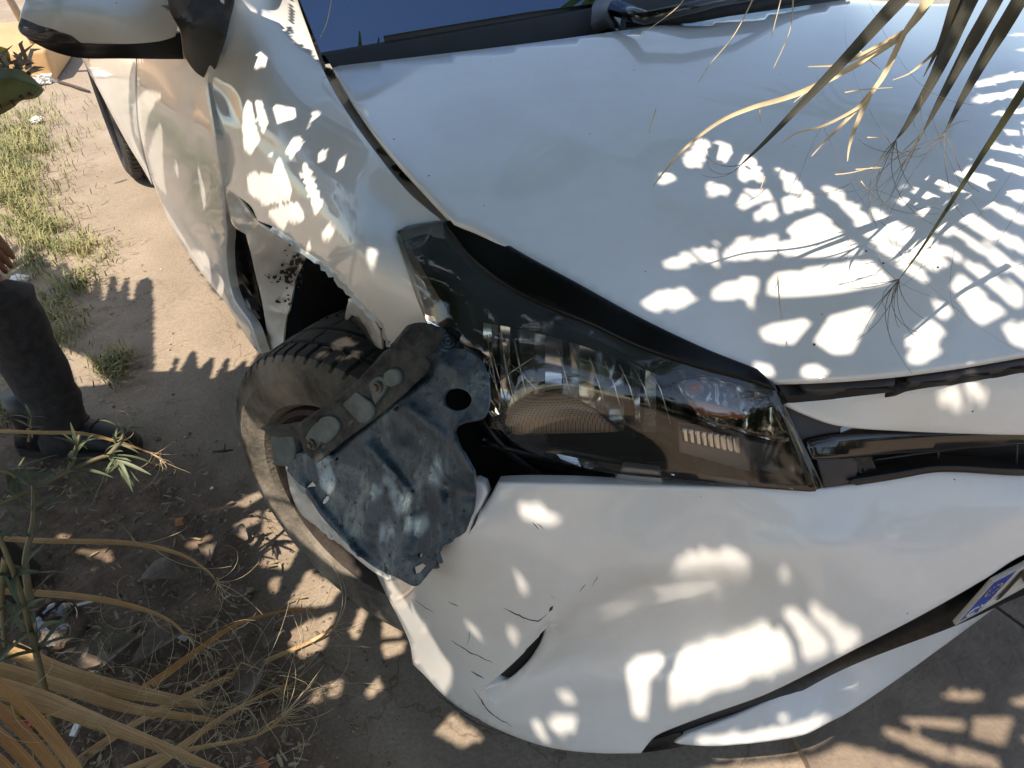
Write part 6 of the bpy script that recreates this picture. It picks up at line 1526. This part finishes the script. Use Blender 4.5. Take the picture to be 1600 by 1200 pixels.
dryb([(1410,55,.734),(1340,100,.75),(1250,145,.76),(1170,170,.77),(1120,193,.78),(1070,232,.79),(1038,268,.80),(1020,292,.80)], .0032, a=1.0)
dryb([(1412,50,.733),(1350,85,.745),(1310,101,.75),(1262,104,.752)], .0022); dryb([(1400,62,.735),(1370,72,.74),(1300,112,.75),(1240,160,.76)], .0018)
dryb([(1414,48,.733),(1385,110,.75),(1365,140,.755),(1345,165,.76),(1290,195,.77),(1245,208,.775),(1222,224,.78)], .0026); dryb([(1365,140,.755),(1330,180,.765),(1290,220,.775),(1268,244,.78)], .0022); dryb([(1358,150,.757),(1340,190,.765),(1328,225,.772),(1324,252,.776)], .0026)
dryb([(1462,80,.733),(1440,100,.738),(1420,115,.742),(1395,125,.746)], .0014)
b = B()
for pts in ([(1190,-30,.8),(1150,50,.8),(1110,100,.81),(1092,128,.81)], [(1240,-30,.8),(1238,20,.8),(1232,55,.8),(1208,108,.81)], [(1082,-30,.8),(1060,10,.8),(1000,55,.8)], [(1230,-40,.8),(1205,60,.8)], [(520,-20,1.1),(512,30,1.1),(500,60,1.1)], [(1025,170,.8),(1014,208,.8)], [(1305,273,.77),(1330,270,.77),(1370,260,.77)], [(1337,265,.77),(1378,262,.77)], [(1320,145,.75),(1350,140,.75),(1395,137,.75)], [(1187,165,.77),(1188,190,.77)], [(1343,80,.75),(1375,108,.75)], [(1345,283,.77),(1368,310,.77),(1392,322,.77)], [(1215,430,.8),(1218,470,.8),(1222,500,.8)], [(1195,276,.79),(1188,297,.79)], [(1355,215,.76),(1378,215,.76)]):
    b.tube(P3(pts, 6), np.linspace(.0008, .0004, (len(pts)-1)*6+1), 4)
o = b.build('palm_threads', FIB, vl); o['kind'] = 'stuff'
b = B()
for i in range(22):
    u, v = random.uniform(1230, 1600), random.uniform(150, 440); fibres(b, dep(u, v, random.uniform(.72,.8)), rng.normal(0,1,3), 1, random.uniform(.06,.2), .3, .00022, .7, .1)
o = b.build('fine_threads', FIBD, vl); o['kind'] = 'stuff'
# its stalk, back to the crown
hubv = dep(1700,-420,.55); b = B(); b.tube([hubv, hubv + (.25,-.25,.55), (.45,-1.2,2.9), crown], [.010,.014,.02,.03], 8); b.build('leaf_stalk', PALMG, vl)

# ------------------------------------------------------------------ unseen hedge, added to hold sky light off the car's front; tree beyond
LEAFG = leaf_mat('bush_leaf', (.035,.06,.018), (.10,.135,.045), .15, 3)
BARK = simple('bark', (.10,.075,.055), .9, var=.3, scale=20)
def bush(x, y, rx, ry, h, lab, name='bush', cat='bush', trunk=None, grp=None, n=1500):
    root = empty(name, (x, y, 0), lab, cat, grp); V = np.zeros((n*4, 3)); F_ = []
    cl = [(rng.normal(0, .45)*rx, rng.normal(0, .45)*ry, h*(rng.uniform(.12, .95) if trunk is None else rng.uniform(.45, 1))) for _ in range(16)]
    for i in range(n):
        c = cl[rng.integers(16)]; p = np.array([x, y, 0]) + np.array(c) + rng.normal(0, .22, 3)*np.array([rx, ry, h*.4]); p[2] = max(.03, p[2])
        a = rng.normal(0, 1, 3); a /= np.linalg.norm(a); b_ = np.cross(a, rng.normal(0, 1, 3)); b_ /= np.linalg.norm(b_); L = rng.uniform(.07, .17)
        V[i*4:i*4+4] = [p - a*L, p + b_*L*.4, p + a*L, p - b_*L*.4]; F_.append((i*4, i*4+1, i*4+2, i*4+3))
    mk('crown', V, F_, LEAFG, root, smooth=False)
    b = B(); b.tube([(x, y, -.02), (x+.03, y, h*.35), (x, y+.05, h*.7)], [.09 if trunk else .03, .06 if trunk else .02, .02], 8); b.build('trunk', BARK, root)
for i, (x, y, rx, ry, h) in enumerate(((-3.2,-4.4,1.0,.8,1.7),(-1.4,-4.8,1.0,.8,1.9),(.4,-4.9,1.0,.8,1.7),(2.2,-4.6,1.0,.8,1.8),(3.9,-4.2,1.0,.8,1.6),(-6.2,-1.6,.9,1.2,1.5),(-7.0,.6,.9,1.2,1.4))):
    bush(x, y, rx, ry, h, ['dark green bush at the far left end of the front hedge', 'tallest dark green bush of the front hedge', 'dark green bush in the middle of the front hedge', 'dark green bush beside the palm trunk in the front hedge', 'dark green bush closing the right end of the front hedge', 'low green bush nearest the front hedge beside the track', 'lowest green bush beside the track'][i], grp='bushes of the hedge')
bush(-2.6, -6.5, 2.2, 2.0, 6.0, 'tall green tree standing beyond the hedge', 'tree', 'tree', True, None, 2600)
